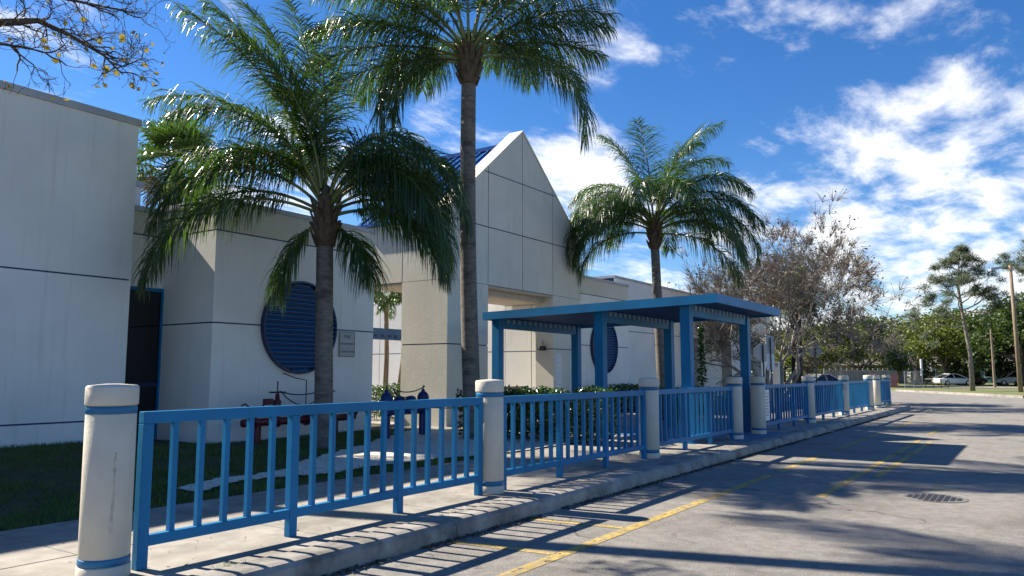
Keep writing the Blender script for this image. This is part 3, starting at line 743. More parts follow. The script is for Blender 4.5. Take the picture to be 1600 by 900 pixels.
def ringed_trunk(parent, p0, p1, r0, r1, m=TRUNK, rg=random, pitch=.075, bow=.0):
    b = MB(); n = int((Vector(p1) - Vector(p0)).length / pitch) * 2; P0, P1 = Vector(p0), Vector(p1); pts = []; rad = []
    sd = Vector((-(P1 - P0).y, (P1 - P0).x, 0)); sd = (rt if sd.length < .01 else sd.normalized())
    for i in range(n + 1):
        s = i / n; pts.append(P0.lerp(P1, s) + rt * bow * math.sin(math.pi * s))
        rad.append((r0 + (r1 - r0) * s + .09 * max(0, .12 - s) * 3) * (1 + (.022 if i % 2 else -.012) + rg.uniform(-.008, .008)))
    b.tube(pts, rad, 18); o = b.build('trunk', m, parent, smooth=True); return o

def boots(parent, base, r, h, rg, count=26):
    b = MB()
    for i in range(count):
        a = i * 2.4 + rg.uniform(-.2, .2); z = base[2] + h * (i / count) - .1; rr_ = r * (1.0 + .1 * (i / count))
        d = Vector((math.cos(a), math.sin(a), 0)); q = Vector((-d.y, d.x, 0)); c = Vector((base[0], base[1], z)) + d * rr_ * .72
        w = rg.uniform(.06, .1); l = rg.uniform(.18, .36); tip = c + d * (.11 + .05 * rg.random()) + UPV * l
        b.prism([c - q * w, c + q * w, tip + q * w * .4, tip - q * w * .4], d * .035)
    return b.build('leaf_boots', BOOT, parent)

def queen_palm(name, base, top, r0, r1, fr, lab, seed, dead=0, scale=1., bow=0.):
    rg = random.Random(seed); o = thing(name, base, lab, 'palm tree', 'feather palms in front of the building')
    ringed_trunk(o, (base[0], base[1], base[2] - .05), top, r0, r1, rg=rg, bow=bow)
    T = Vector(top)
    MB().tube([T - UPV * .12, T + UPV * .1, T + UPV * .45, T + UPV * .8, T + UPV * 1.05], [r1 * 1.05, r1 * 1.3, r1 * 1.3, r1 * .85, r1 * .35], 12).build('crown_shaft', BOOT, o, smooth=True)
    boots(o, top, r1 * 1.3, .7, rg)
    for (phi, el, ln, bend, *rest) in fr:
        hb = .35 + .65 * max(0, min(1, el / 85)); cu = rest[0] if rest else rg.uniform(-14, 14)
        a = AZR + R(phi); bs = T + UPV * hb + Vector((math.cos(a), math.sin(a), 0)) * r1 * .8
        frond(o, bs, phi, el, ln * scale, bend, rg, curl=cu)
    for i in range(dead):
        phi = rg.uniform(0, 360); a = AZR + R(phi)
        frond(o, T + Vector((math.cos(a), math.sin(a), 0)) * r1, phi, -25, 1.6, 60, rg, npair=50, lmax=.5, m=FROND2)
    return o
F1 = [(180, 56, 3.9, 128, 0), (186, 44, 3.7, 120, 0), (174, 30, 4.1, 112, 0), (192, 22, 3.9, 108, 0), (160, 60, 3.8, 126, 0), (128, 76, 3.8, 60, 0), (176, 76, 4.6, 40, 0), (160, 80, 4.6, 36, 0), (196, 74, 4.3, 50, 0), (140, 86, 4.4, 30, 0), (110, 82, 3.8, 40, 0), (182, 66, 4.1, 84, 0),
      (12, 66, 3.5, 128, 0), (-8, 58, 3.6, 130, 0), (5, 46, 3.7, 124, 0), (-20, 30, 3.5, 112, 0), (30, 54, 3.5, 130, 0), (-14, 14, 3.3, 96, 0), (20, 30, 3.4, 116, 0), (8, 18, 3.3, 104, 0), (-36, 66, 3.2, 124), (-130, 82, 3.2, 64), (-150, 66, 3.2, 100), (-30, 44, 3.2, 120),
      (120, 62, 3.4, 90), (80, 66, 3.4, 96), (60, 60, 3.3, 100), (150, 58, 3.4, 96), (40, 50, 3.3, 112), (-12, -34, 1.5, 40), (200, -44, 1.4, 36)]
F1 = [(f[0], f[1], f[2] * (.86 if -41 < f[0] < 41 else 1), *f[3:]) for f in F1]
queen_palm('feather_palm', (9.79, 10.79, .15), (9.72, 10.82, 3.95), .172, .152, F1, 'feather palm before the round louver, short ringed trunk and low drooping crown', 11)
F2 = [(180, 34, 3.6, 66, 0), (176, 20, 3.5, 50, 0), (190, 45, 3.5, 62, 0), (165, 55, 3.8, 60, 0), (172, 10, 3.3, 46, 0), (196, 28, 3.4, 60, 0), (0, 40, 3.2, 56, 0), (10, 52, 3.6, 60, 0), (-10, 30, 3.0, 52, 0), (8, 24, 2.9, 46, 0), (-4, 14, 3.6, 118, 0), (186, 12, 2.7, 118, 0), (205, 0, 2.3, 96), (-90, 60, 3.6, 70), (-60, 62, 3.6, 70), (-120, 60, 3.6, 70), (90, 50, 3.6, 80), (60, 42, 3.4, 80), (120, 40, 3.5, 80),
      (40, 66, 3.8, 60), (140, 66, 3.8, 60), (230, 70, 3.8, 60), (-40, 74, 3.8, 60), (0, 82, 3.8, 40), (180, 80, 3.8, 40), (150, 24, 3.3, 70), (30, 28, 3.1, 70), (-150, 48, 3.4, 70), (-30, 50, 3.2, 70)]
queen_palm('feather_palm', (12.75, 9.62, .15), (12.62, 9.70, 7.75), .185, .155, F2, 'tallest feather palm, trunk rising past the gable beside the second bollard', 21, bow=-.06)
F3 = [(180, 64, 3.6, 150, 0), (176, 44, 3.6, 136, 0), (188, 24, 3.5, 112, 0), (200, 52, 3.6, 140), (170, 10, 3.2, 92, 0), (100, 84, 4.1, 30, 0), (150, 80, 3.7, 44, 0), (10, 82, 4.4, 62, 0), (20, 78, 4.1, 92, 0), (0, 66, 4.0, 112, 0), (-8, 46, 4.1, 112, 0), (8, 28, 3.9, 108, 0), (-16, 56, 4.0, 138, 0), (-25, 22, 3.5, 104), (35, 52, 3.8, 134), (4, 6, 3.6, 84, 0),
      (-70, 60, 3.4, 130), (-110, 62, 3.4, 130), (-140, 46, 3.5, 130), (70, 46, 3.5, 126), (110, 50, 3.5, 130), (140, 54, 3.5, 130), (60, 74, 3.4, 90), (-60, 76, 3.3, 80), (-20, 70, 3.9, 128), (160, 70, 3.5, 124), (-45, 42, 3.6, 128), (-160, 30, 3.4, 116), (-12, 36, 4.3, 128, 0), (14, 44, 4.2, 132, 0), (184, 38, 4.0, 136, 0), (168, 54, 4.0, 150, 0)]
queen_palm('feather_palm', (23.5, 10.05, .1), (23.3, 10.15, 5.65), .165, .14, F3, 'feather palm rising behind the canopy, long fronds hanging low on both sides', 31, scale=.98)
# unseen palm added outside the view, bent to throw frond shadows on the road
F4 = [(k * 24, 28 + 40 * ((k * 7) % 5) / 4, 3.4, 64) for k in range(15)] + [(k * 60 + 20, 76, 3.6, 50) for k in range(6)]
queen_palm('feather_palm', (3.9, 12.9, .25), (5.4, 12.45, 10.2), .19, .16, F4, 'tall leaning feather palm added unseen before the tall plain wing to shade the road', 41, bow=-.8)

# fan palms (sabals)
def fan_palm(name, base, top, r, lab, seed, n=34, size=1.05, grp=None, trunkm=DBARK):
    rg = random.Random(seed); o = thing(name, base, lab, 'palm tree', grp); T = Vector(top)
    MB().tube([base, (Vector(base) + T) / 2 + Vector((.05, 0, 0)), T + UPV * .3], [r * 1.1, r, r], 12).build('trunk', trunkm, o, smooth=True)
    for i in range(n):
        a = i * 2.39996; el = 85 - 130 * (i / n) + rg.uniform(-8, 8); e = R(el)
        d = Vector((math.cos(a) * math.cos(e), math.sin(a) * math.cos(e), math.sin(e))); st_ = rg.uniform(.75, 1.15) * size
        P = T + UPV * .25 + d * st_; b = MB(); b.cur = 1; b.tube([T + UPV * .2, P], [.02, .012], 4); b.cur = 0
        side = d.cross(UPV); side = side.normalized() if side.length > .1 else Vector((1, 0, 0)); nn = side.cross(d)
        for k in range(26):
            th = R(-125 + 250 * k / 25); dd = (d * math.cos(th) + side * math.sin(th)).normalized(); ln = size * rg.uniform(.75, 1.0) * (1 - .2 * abs(th) / 2.2)
            dd = (dd + nn * .15 * abs(th) - UPV * .1).normalized(); x0 = P; x1 = P + dd * ln * .6; x2 = P + dd * ln * .85 - UPV * ln * .12; x3 = x2 + (dd * .2 - UPV * .35) * ln * .45
            wv = dd.cross(nn).normalized() * .032 * size; k0 = len(b.v)
            for x, f in ((x0, .3), (x1, 1), (x2, .7), (x3, .1)): b.v += [tuple(x - wv * f), tuple(x + wv * f)]
            for q in range(3): b.face((k0 + 2 * q, k0 + 2 * q + 1, k0 + 2 * q + 3, k0 + 2 * q + 2))
        dead = el < -38
        b.build('fan_leaf', [DEADLEAF if dead else FROND2, RACHIS], o)
    return o
fan_palm('fan_palm', (12.35, 20, .1), (12.35, 20, 7.1), .2, 'bushy fan palm rising behind the roof of the low link', 5)
p = at(1246, 39); fan_palm('fan_palm', (p.x, p.y, .05), (p.x + .05, p.y, 5.3), .26, 'fan palm with thick dark trunk behind the bare grey tree', 6, size=1.0)

# palm clump in the courtyard
o = thing('courtyard_palm_clump', (19.0, 18.0, .15), 'clump of slim leaning palm trunks in the courtyard gap', 'palm tree'); rg = random.Random(8)
for (dx, dy, tx, ty) in ((0, 0, .1, .1), (.55, -.25, 1.05, -.4), (.85, -.5, 1.5, -.8), (-.7, .5, -1.5, 1.0)):
    A = Vector((18.95 + dx * .7, 18.0 + dy * .7, .1)); B = Vector((18.95 + tx * .7, 18.0 + ty * .7, 3.9))
    MB().tube([A, A.lerp(B, .5) + Vector((.06, 0, 0)), B], [.1, .085, .075], 10).build('trunk', WOODP, o, smooth=True)
    for k in range(9): frond(o, B, k * 40 + rg.uniform(-10, 10), rg.uniform(0, 65), 1.25, 80, rg, npair=26, lmax=.4, lw=.02)

# ------------------------------------------------------------------ hedges and small plants
def leafcloud(b, boxes, n, size, rg, inner=.25):
    for i in range(n):
        bx_ = rg.choice(boxes); x0, x1, y0, y1, z0, z1 = bx_
        x, y, z = rg.uniform(x0, x1), rg.uniform(y0, y1), rg.uniform(z0, z1)
        if rg.random() > inner:
            f = rg.randrange(4)
            if f == 0: z = z1 + rg.gauss(0, .03)
            elif f == 1: y = y0 + rg.gauss(0, .03)
            elif f == 2: x = x0 + rg.gauss(0, .03)
            else: x = x1 + rg.gauss(0, .03)
        leaf(b, Vector((x, y, z)), size * rg.uniform(.7, 1.3), rg)
def leaf(b, P, s, rg):
    d = Vector((rg.gauss(0, 1), rg.gauss(0, 1), rg.gauss(0, .7))).normalized(); w = d.cross(Vector((rg.gauss(0, 1), rg.gauss(0, 1), rg.gauss(0, 1)))).normalized() * s * .32
    nn = d.cross(w).normalized() * s * .08
    k = len(b.v); b.v += [tuple(P), tuple(P + d * s * .5 + w + nn), tuple(P + d * s), tuple(P + d * s * .5 - w + nn)]; b.face((k, k + 1, k + 2, k + 3))
def hedge(x0, x1, y0, y1, z1, n, lab, size=.075, seed=1, z0=.15, twig=True):
    rg = random.Random(seed); o = thing('hedge', ((x0 + x1) / 2, (y0 + y1) / 2, .12), lab, 'hedge'); b = MB()
    bs = []; k = max(2, int(max(x1 - x0, y1 - y0) / .5))
    for i in range(k):
        h = z1 + rg.uniform(-.07, .05)
        if x1 - x0 > y1 - y0: bs.append((x0 + (x1 - x0) * i / k, x0 + (x1 - x0) * (i + 1) / k, y0 + rg.uniform(-.05, .05), y1, z0 + .08, h))
        else: bs.append((x0 + rg.uniform(-.05, .05), x1, y0 + (y1 - y0) * i / k, y0 + (y1 - y0) * (i + 1) / k, z0 + .08, h))
    leafcloud(b, bs, n, size, rg, .45); stuff(b.build('foliage', HEDGE, o))
    b = MB()
    for i in range(k * 4):
        x, y = rg.uniform(x0 + .1, x1 - .1), rg.uniform(y0 + .1, y1 - .1); b.tube([(x, y, .1), (x + rg.gauss(0, .08), y + rg.gauss(0, .08), z1 - .15)], [.014, .005], 4)
    stuff(b.build('stems', DBARK, o))
hedge(12.95, 13.85, 6.9, 10.2, 1.1, 12000, 'clipped glossy green hedge along the left side of the canopy', seed=2)
hedge(23.0, 28.5, 12.3, 13.1, 1.0, 5000, 'dark low hedge below the second round louver', seed=3, size=.1)
hedge(16.0, 19.5, 15.9, 16.5, 1.1, 2500, 'dark hedge in the courtyard gap behind louver block', seed=4, size=.1)
hedge(19.6, 23.0, 8.2, 9.0, 1.0, 4000, 'loose shrub bed on the far side of the canopy', seed=5, size=.1)
p = at(1097, 31); o = thing('column_shrub', (p.x, p.y, .12), 'thin dark columnar shrub standing beside the doorway pillar', 'shrub'); rg = random.Random(4); b = MB()
for i in range(700):
    z = rg.uniform(.2, 3.35); a = rg.uniform(0, 6.28); r_ = (.16 * (1 - (z / 3.5) ** 1.5) + .03) * math.sqrt(rg.random()); leaf(b, Vector((p.x + r_ * math.cos(a), p.y + r_ * math.sin(a), z)), .13, rg)
b.build('foliage', HEDGE, o); MB().tube([(p.x, p.y, .1), (p.x, p.y, 3.2)], [.03, .01], 5).build('stem', DBARK, o)

# ------------------------------------------------------------------ branching trees
def grow(b, P, d, ln, r, lev, rg, tips, split=(2, 3), spread=.6, upb=.12, shrink=.72, wob=.18, minr=.006, k=6, rshrink=.62, collect=None):
    n = 4; pts = [P.copy()]; rad = [r]; x = P.copy(); dd = d.copy()
    for i in range(n):
        dd = (dd + Vector((rg.gauss(0, wob), rg.gauss(0, wob), rg.gauss(0, wob) + upb))).normalized(); x = x + dd * (ln / n); pts.append(x.copy()); rad.append(max(minr, r * (1 - .35 * (i + 1) / n)))
    b.tube(pts, rad, max(3, k), cap=False)
    if lev == 0: tips.append((x, dd)); return
    for i in range(rg.randint(*split)):
        q = dd.orthogonal().normalized(); q.rotate(Matrix.Rotation(rg.uniform(0, 6.28), 3, dd)); s = spread * rg.uniform(.6, 1.3)
        nd = (dd * math.cos(s) + q * math.sin(s)).normalized(); j = rg.choice((2, 3, 4, 4)) if lev < 6 else 4
        grow(b, pts[j], nd, ln * shrink * rg.uniform(.75, 1.2), rad[j] * rshrink * rg.uniform(.9, 1.15), lev - 1, rg, tips, split, spread, upb, shrink, wob, minr, max(3, k - 1), rshrink)
def leafy_tree_mesh(seed, h, cr, nleaf, ls, m, squash=.7, trunk_h=.25):
    """one oak: trunk and limbs, and a crown of leaf clumps round the limb ends; built at the origin"""
    rg = random.Random(seed); tb = MB(); tips = []
    x = Vector((0, 0, -.1)); tops = []
    tb.tube([x, (rg.gauss(0, .05), rg.gauss(0, .05), h * trunk_h)], [.3 * h / 9, .23 * h / 9], 10)
    P = Vector((0, 0, h * trunk_h * .95))
    for i in range(6):
        a = i * 1.05 + rg.uniform(-.3, .3); e = rg.uniform(.35, 1.2); grow(tb, P, Vector((math.cos(a) * math.cos(e), math.sin(a) * math.cos(e), math.sin(e))), h * .27, .13 * h / 9, 3, rg, tips, (2, 3), .62, .06, .72, .16, .015, 6)
    lb = MB(); mx = max(1e-3, max(math.hypot(t[0].x, t[0].y) for t in tips)); mz = max(t[0].z for t in tips)
    sx = cr / mx * .92; sz = (h * .94 - h * trunk_h) / (mz - h * trunk_h)
    tb.v = [(a * sx if c > h * trunk_h else a, b_ * sx if c > h * trunk_h else b_, h * trunk_h + (c - h * trunk_h) * sz if c > h * trunk_h else c) for a, b_, c in tb.v]
    C_ = [Vector((t[0].x * sx, t[0].y * sx, h * trunk_h + (t[0].z - h * trunk_h) * sz)) for t in tips]
    for i in range(nleaf):
        c = rg.choice(C_); cs = cr * .13
        P = c + Vector((rg.gauss(0, cs), rg.gauss(0, cs), rg.gauss(0, cs * .6))); leaf(lb, P, ls * rg.uniform(.7, 1.4), rg)
    return tb, lb
def plant(name, proto, loc, rot, sc, lab, cat, grp=None):
    o = copy_tree(proto) if proto.get('used') else proto; proto['used'] = 1
    o.location = loc; o.rotation_euler = (0, 0, rot); o.scale = (sc, sc, sc) if isinstance(sc, (int, float)) else sc
    tag(o, lab, cat, grp); return o
protos = []
for i, (sd, h, cr, mm, mk_) in enumerate(((1, 9, 5.2, OAK, DBARK), (2, 9, 5.6, OAK, DBARK), (3, 8.2, 5.4, OAK2, DBARK), (4, 9, 5.0, OAK2, BARK))):
    o = empty('broadleaf_tree', (0, 0, 0)); tb, lb = leafy_tree_mesh(sd, h, cr, 9000, .34, mm)
    tb.build('trunk', mk_, o, smooth=True); lb.build('crown', mm, o); protos.append(o)
rg = random.Random(12)
BT = [  # px, depth, scale, proto, label
    (1262, 84, .80, 2, 'olive green tree behind the backs of the road signs'), (1302, 88, .92, 3, 'yellow green tree above the grey plank fence'), (1345, 92, .96, 0, 'mid green tree above the grey plank fence, left of the dark gap'),
    (1390, 112, .98, 1, 'dark tree in the low gap of the tree line'), (1432, 104, 1.15, 3, 'yellow green tree behind the white pole'), (1478, 98, 1.2, 2, 'spreading tree over the white parked car'),
    (1528, 104, 1.22, 0, 'dark green tree behind the slim pine'), (1562, 100, 1.22, 1, 'dark green tree over the second white car'), (1600, 92, 1.3, 0, 'large dark tree behind the wooden light pole'), (1648, 95, 1.4, 1, 'large dark tree at the end of the tree line')]
for px, d, s, k, lab in BT:
    p = at(px, d); plant('broadleaf_tree', protos[k], (p.x, p.y, -.05), rg.uniform(0, 6.28), (s * 1.0, s * 1.0, s * .93), lab, 'tree', 'trees along the far street')
for px, d, s, k, lab in ((1225, 130, 1.0, 0, 'behind the bare grey tree'), (1280, 135, 1.05, 1, 'behind the octagonal sign'), (1330, 132, 1.0, 0, 'behind the low house by the plank fence'), (1395, 140, .95, 2, 'in the lowest gap of the tree line'), (1455, 138, 1.1, 0, 'behind the small white sign'), (1510, 140, 1.25, 1, 'behind the brown house'),
                         (1570, 140, 1.3, 0, 'behind the teal house'), (1635, 138, 1.3, 1, 'behind the second pine'), (1170, 120, .95, 1, 'behind the long low wing'), (1700, 130, 1.25, 0, 'at the far end past the second pine')):
    p = at(px, d); plant('broadleaf_tree', protos[k], (p.x, p.y, -.05), rg.uniform(0, 6.28), s, 'dark rear row tree ' + lab, 'tree', 'rear row of trees')

# bare grey tree behind the canopy
p = at(1207, 36); base = Vector((p.x, p.y, .05)); rg = random.Random(77)
o = thing('bare_tree', base, 'wide bare grey branching tree with few leaves behind the canopy', 'tree'); tb = MB(); tips = []
for i in range(7):
    a = AZR + R(-20 + i * 51 + rg.uniform(-14, 14)); e = rg.uniform(.92, 1.2)
    grow(tb, base + Vector((math.cos(a) * .18, math.sin(a) * .18, 0)), Vector((math.cos(a) * math.cos(e), math.sin(a) * math.cos(e), math.sin(e))), 3.3, .13, 6, rg, tips, (2, 3), .58, .045, .75, .15, .006, 7, .66)
# lean the crown out to the right as in the photograph and fit its size
zmax = max(t[0].z for t in tips)
def fit(v):
    q = Vector(v) - base; s = q.z / zmax; side = q.dot(rt); dep = q - rt * side - UPV * q.z; g = 1.0 + .12 * s
    return base + rt * (side * g * TREEW + .75 * s) + dep * .8 + UPV * q.z * TREEH
wr = sorted(abs((t[0] - base).dot(rt)) for t in tips)[int(len(tips) * .95)]; TREEW = 4.5 / wr; zq = sorted(t[0].z for t in tips)[int(len(tips) * .97)]; TREEH = 7.5 / zq
tb.v = [tuple(fit(v)) for v in tb.v]; tb.build('trunk', PALEBARK, o, smooth=True)
lb = MB(); tw = MB()
for t, d in tips:
    x = fit(t)
    for k in range(9):
        dd = (d + Vector((rg.gauss(0, .5), rg.gauss(0, .5), rg.gauss(0, .5) + .2))).normalized(); l = rg.uniform(.3, .8); tw.tube([x, x + dd * l * .5 + Vector((0, 0, .03)), x + dd * l], [.011, .009, .006], 3, cap=False)
        if rg.random() < .22: leaf(lb, x + dd * l, rg.uniform(.09, .17), rg)
stuff(tw.build('twigs', TWIG, o)); stuff(lb.build('leaves', DRYLEAF, o))

# leaning bare branch tree at the lawn, its boughs hanging into the view
o = thing('yellowing_tree', (.4, 9.6, .2), 'nearly bare tree at the lawn whose dark twigs carry a few yellow leaves', 'tree'); rg = random.Random(15); tb = MB(); tips = []
T0 = Vector((.6, 9.5, 4.0)); tb.tube([(.4, 9.6, .1), (.45, 9.6, 2), T0], [.2, .16, .13], 10)
boughs = [[T0, (2.2, 9.2, 4.95), (3.44, 9.0, 5.25), (3.81, 9.0, 5.42), (4.16, 9.0, 5.38), (4.55, 9.0, 5.28), (4.8, 9.0, 5.12)], [T0, (2.0, 9.4, 5.5), (3.4, 9.2, 5.75), (4.2, 9.1, 5.85), (4.9, 9.0, 5.95)], [T0, (2.0, 9.1, 4.6), (3.2, 8.9, 4.95), (3.75, 8.8, 5.0)],
          [T0, (2.0, 9.3, 5.9), (3.5, 9.1, 6.15), (4.6, 9, 6.25)], [T0, (.2, 9.2, 5.5), (-.5, 8.8, 6.8)], [T0, (.8, 10.2, 5.5), (1.2, 11, 7)], [T0, (1.4, 9.6, 5.8), (2.4, 9.8, 7.4), (3.2, 9.8, 8.4)]]
for bo in boughs:
    n = len(bo); tb.tube(bo, [.06 * (1 - i / (n - 1)) ** 1.2 + .007 for i in range(n)], 7)
    for i in range(1, n):
        A, B = Vector(bo[i - 1]), Vector(bo[i])
        for k in range(6 if i > 1 else 2):
            q = A.lerp(B, rg.random()); d = (B - A).normalized() * .8 + Vector((rg.gauss(0, .55), rg.gauss(0, .5), rg.gauss(0, .55)))
            grow(tb, q, d.normalized(), rg.uniform(.16, .34), .011, 3, rg, tips, (2, 3), .6, .0, .78, .26, .0028, 4, .72)
tb.build('trunk', DBARK, o, smooth=True); lb = MB()
for t, d in tips:
    if rg.random() < (.24 if t.x > 4.2 and t.z < 5.5 else .06): leaf(lb, t - UPV * .03, rg.uniform(.07, .12), rg)
    elif rg.random() < .3: leaf(lb, t, .03, rg)
stuff(lb.build('leaves', TWIGLEAF, o))

# slim pine
p = at(1518, 60); base = Vector((p.x, p.y, .05)); o = thing('pine_tree', base, 'slim open crowned pine on the far grass verge', 'tree'); rg = random.Random(3); tb = MB(); nb = MB()
sp = [base, base + Vector((0, 0, 3)), base + UPV * 5.6 - rt * .35, base + UPV * 8.2 - rt * .6, base + UPV * 10.6 - rt * .4]
tb.tube(sp, [.2, .15, .12, .08, .03], 9)
def tuft(P, n=26, s=.36):
    for i in range(n):
        d = Vector((rg.gauss(0, 1), rg.gauss(0, 1), rg.gauss(.4, .7))).normalized(); w = d.orthogonal().normalized() * .022; k = len(nb.v)
        q = P + Vector((rg.gauss(0, .16), rg.gauss(0, .16), rg.gauss(0, .09))); nb.v += [tuple(q - w), tuple(q + w), tuple(q + d * s)]; nb.face((k, k + 1, k + 2))
BR = [(5.0, 180, 3.9, 14), (5.3, 160, 3.0, 25), (5.5, 200, 2.6, 30), (5.8, 15, 3.0, 28), (6.2, 190, 3.2, 32), (6.4, 350, 3.4, 30), (6.8, 90, 2.4, 30), (6.9, -90, 2.4, 30), (7.3, 170, 2.6, 35), (7.5, 5, 3.3, 26), (8, 210, 2.2, 35), (8.3, 20, 2.4, 35), (8.8, 150, 1.7, 40), (9.0, -30, 1.8, 40), (9.5, 180, 1.3, 45), (9.7, 10, 1.3, 45), (10.1, 90, .9, 50), (10.3, -60, .9, 60)]
for (z, phi, ln, el) in BR:
    a = AZR + R(phi); e = R(el); s = z; 
    for q in range(len(sp) - 1):
        if sp[q].z - base.z <= z <= sp[q + 1].z - base.z: P = sp[q].lerp(sp[q + 1], (z - (sp[q].z - base.z)) / (sp[q + 1].z - sp[q].z))
    d = Vector((math.cos(a) * math.cos(e), math.sin(a) * math.cos(e), math.sin(e))); tips = []
    grow(tb, P, d, ln * .55, .055, 3, rg, tips, (2, 3), .6, .04, .66, .14, .008, 5, .66)
    for t, _ in tips: tuft(t, 42, .42)
tb.build('trunk', BARK, o, smooth=True); stuff(nb.build('needles', PINE, o))
# second, nearer limb cluster of a neighbouring pine at the right edge
p = at(1640, 62); base = Vector((p.x, p.y, .05)); o = thing('pine_tree', base, 'second open crowned pine right of the wooden light pole', 'tree'); tb = MB(); nb = MB()
tb.tube([base, base + UPV * 6, base + UPV * 11.5], [.28, .18, .04], 9)
for (z, phi, ln, el) in [(8.2, 180, 3.6, 12), (8.9, 190, 3.0, 20), (9.6, 20, 2.5, 25), (9.8, 170, 2.6, 25), (10.3, 60, 2, 30), (10.8, 200, 1.8, 30), (7.6, 10, 2.8, 15)]:
    a = AZR + R(phi); e = R(el); tips = []; grow(tb, base + UPV * z, Vector((math.cos(a) * math.cos(e), math.sin(a) * math.cos(e), math.sin(e))), ln * .6, .05, 3, rg, tips, (2, 3), .6, .04, .66, .14, .008, 5, .66)
    for t, _ in tips: tuft(t, 40, .42)
tb.build('trunk', BARK, o, smooth=True); stuff(nb.build('needles', PINE, o))

# ------------------------------------------------------------------ far things
def light_pole(px, d, h, lab):
    p = at(px, d); o = thing('light_pole', (p.x, p.y, 0), lab, 'light pole'); B = Vector((p.x, p.y, -.05))
    T = B + UPV * h - rt * .12
    MB().tube([B, T], [.17, .11], 12).build('pole', WOODP, o, smooth=True)
    A = T - UPV * .25; MB().tube([A, A - rt * .7 + UPV * .02], .04, 8).build('arm', IRON, o)
    q = A - rt * .7; hd = MB(); f_ = Vector((-rt.y, rt.x, 0)); 
    hd.prism([q + f_ * .2 - UPV * .02, q - f_ * .2 - UPV * .02, q - rt * .85 - f_ * .2 - UPV * .2, q - rt * .85 + f_ * .2 - UPV * .2], (0, 0, .2)); hd.build('lamp_head', SIGNB, o)
light_pole(1593, 56, 9.5, 'tall wooden light pole with box lamp head on the far verge')
p = at(1553, 82); o = thing('utility_post', (p.x, p.y, 0), 'slim pale wooden post between pine and light pole', 'post'); MB().tube([(p.x, p.y, -.05), (p.x - .15, p.y, 6.2)], [.14, .1], 9).build('pole', WOODP, o); MB().box(p.x - .3, p.x, p.y - .12, p.y - .1, 2.5, 2.8).build('tag_plate', GALV, o)

def octo(px, d, ztop, w, lab, octagon=True, extra=None):
    p = at(px, d); o = thing('road_sign', (p.x, p.y, 0), lab, 'sign'); r = w / 2; n = 8 if octagon else 4; b = MB(); f_ = fw.copy(); f_.z = 0; f_.normalize()
    c = Vector((p.x, p.y, ztop - r))
    b.prism([c + rt * (r / math.cos(math.pi / 8)) * math.cos(math.pi / 8 + i * math.pi / 4) + UPV * (r / math.cos(math.pi / 8)) * math.sin(math.pi / 8 + i * math.pi / 4) for i in range(8)], f_ * .006)
    b.build('sign_plate', SIGNB, o); MB().tube([Vector((p.x, p.y, 0)) - f_ * .03, Vector((p.x, p.y, ztop - .03)) - f_ * .03], .035, 6).build('post', IRON, o)
octo(1275, 42, 3.08, .72, 'back of octagonal road sign on dark post before the olive tree')
octo(1193, 30, 2.65, .7, 'back of octagonal road sign half hidden by the canopy post')
p = at(1205, 24); o = thing('road_sign', (p.x, p.y, .1), 'tall post with two stacked sign plates, lower one white', 'sign'); f_ = fw.copy(); f_.z = 0; f_.normalize()
for z0, z1, mm in ((2.12, 2.66, SIGNB), (1.60, 2.10, SIGNW)):
    c = Vector((p.x, p.y, 0)); MB().prism([c - rt * .12 + UPV * z0, c + rt * .12 + UPV * z0, c + rt * .12 + UPV * z1, c - rt * .12 + UPV * z1], f_ * .006).build('sign_plate', mm, o)
MB().tube([c - f_ * .025 + UPV * .1, c - f_ * .025 + UPV * 2.6], .02, 6).build('post', IRON, o)
p = at(1213, 27); o = thing('marker_post', (p.x, p.y, .1), 'short pale square post behind the stacked sign plates', 'post'); MB().box(p.x - .1, p.x + .1, p.y - .1, p.y + .1, .05, 1.85).build('shaft', SIGNB, o); MB().box(p.x - .12, p.x + .12, p.y - .12, p.y + .12, 1.851, 1.9).build('cap', GALV, o)

# plank fence, chain-link gate, orange barrier, white pole
o = thing('plank_fence', tuple(at(1345, 78, 0)), 'weathered grey plank fence with posts below the far trees', 'fence')
A, B = at(1288, 74, 0), at(1402, 84, 0); n = 14; t = (B - A).normalized(); q = Vector((-t.y, t.x, 0)) * .03
for i in range(n):
    p0 = A.lerp(B, i / n) + t * .06; p1 = A.lerp(B, (i + 1) / n) - t * .06
    b = MB(); k = 7
    for j in range(k):
        c0 = p0.lerp(p1, j / k); c1 = p0.lerp(p1, (j + .93) / k); b.prism([c0 + UPV * .05, c1 + UPV * .05, c1 + UPV * (1.75 + .03 * ((i + j) % 3)), c0 + UPV * (1.75 + .03 * ((i + j) % 3))], q)
    b.build('fence_section', WOODF, o)
    MB().tube([A.lerp(B, i / n) - UPV * .05, A.lerp(B, i / n) + UPV * 2.0], .06, 6).build('post', WOODF, o)
def framegate(px0, px1, d, h, lab):
    A, B = at(px0, d, 0), at(px1, d + 1, 0); o = thing('metal_gate', tuple((A + B) / 2), lab, 'gate')
    for f in (0, .5, 1): P = A.lerp(B, f); MB().tube([P, P + UPV * h], .035, 6).build('post', GALV, o)
    for z in (.25, h * .45, h): MB().tube([A + UPV * z, B + UPV * z], .03, 6).build('rail', GALV, o)
    b = MB()
    for i in range(30): P = A.lerp(B, (i + .5) / 30); b.tube([P + UPV * .25, P + UPV * h], .008, 3, cap=False)
    stuff(b.build('mesh_wires', GALV, o))
framegate(1413, 1441, 80, 1.7, 'grey metal framed gate left of the white pole')
A, B = at(1445, 72, 0), at(1480, 70, 0)
o = thing('low_rail', tuple((A + B) / 2), 'low dark pipe rail in front of the white parked car', 'railing')
for f in (0, .35, .7, 1): P = A.lerp(B, f); MB().tube([P, P + UPV * .95], .045, 6).build('post', IRON, o)
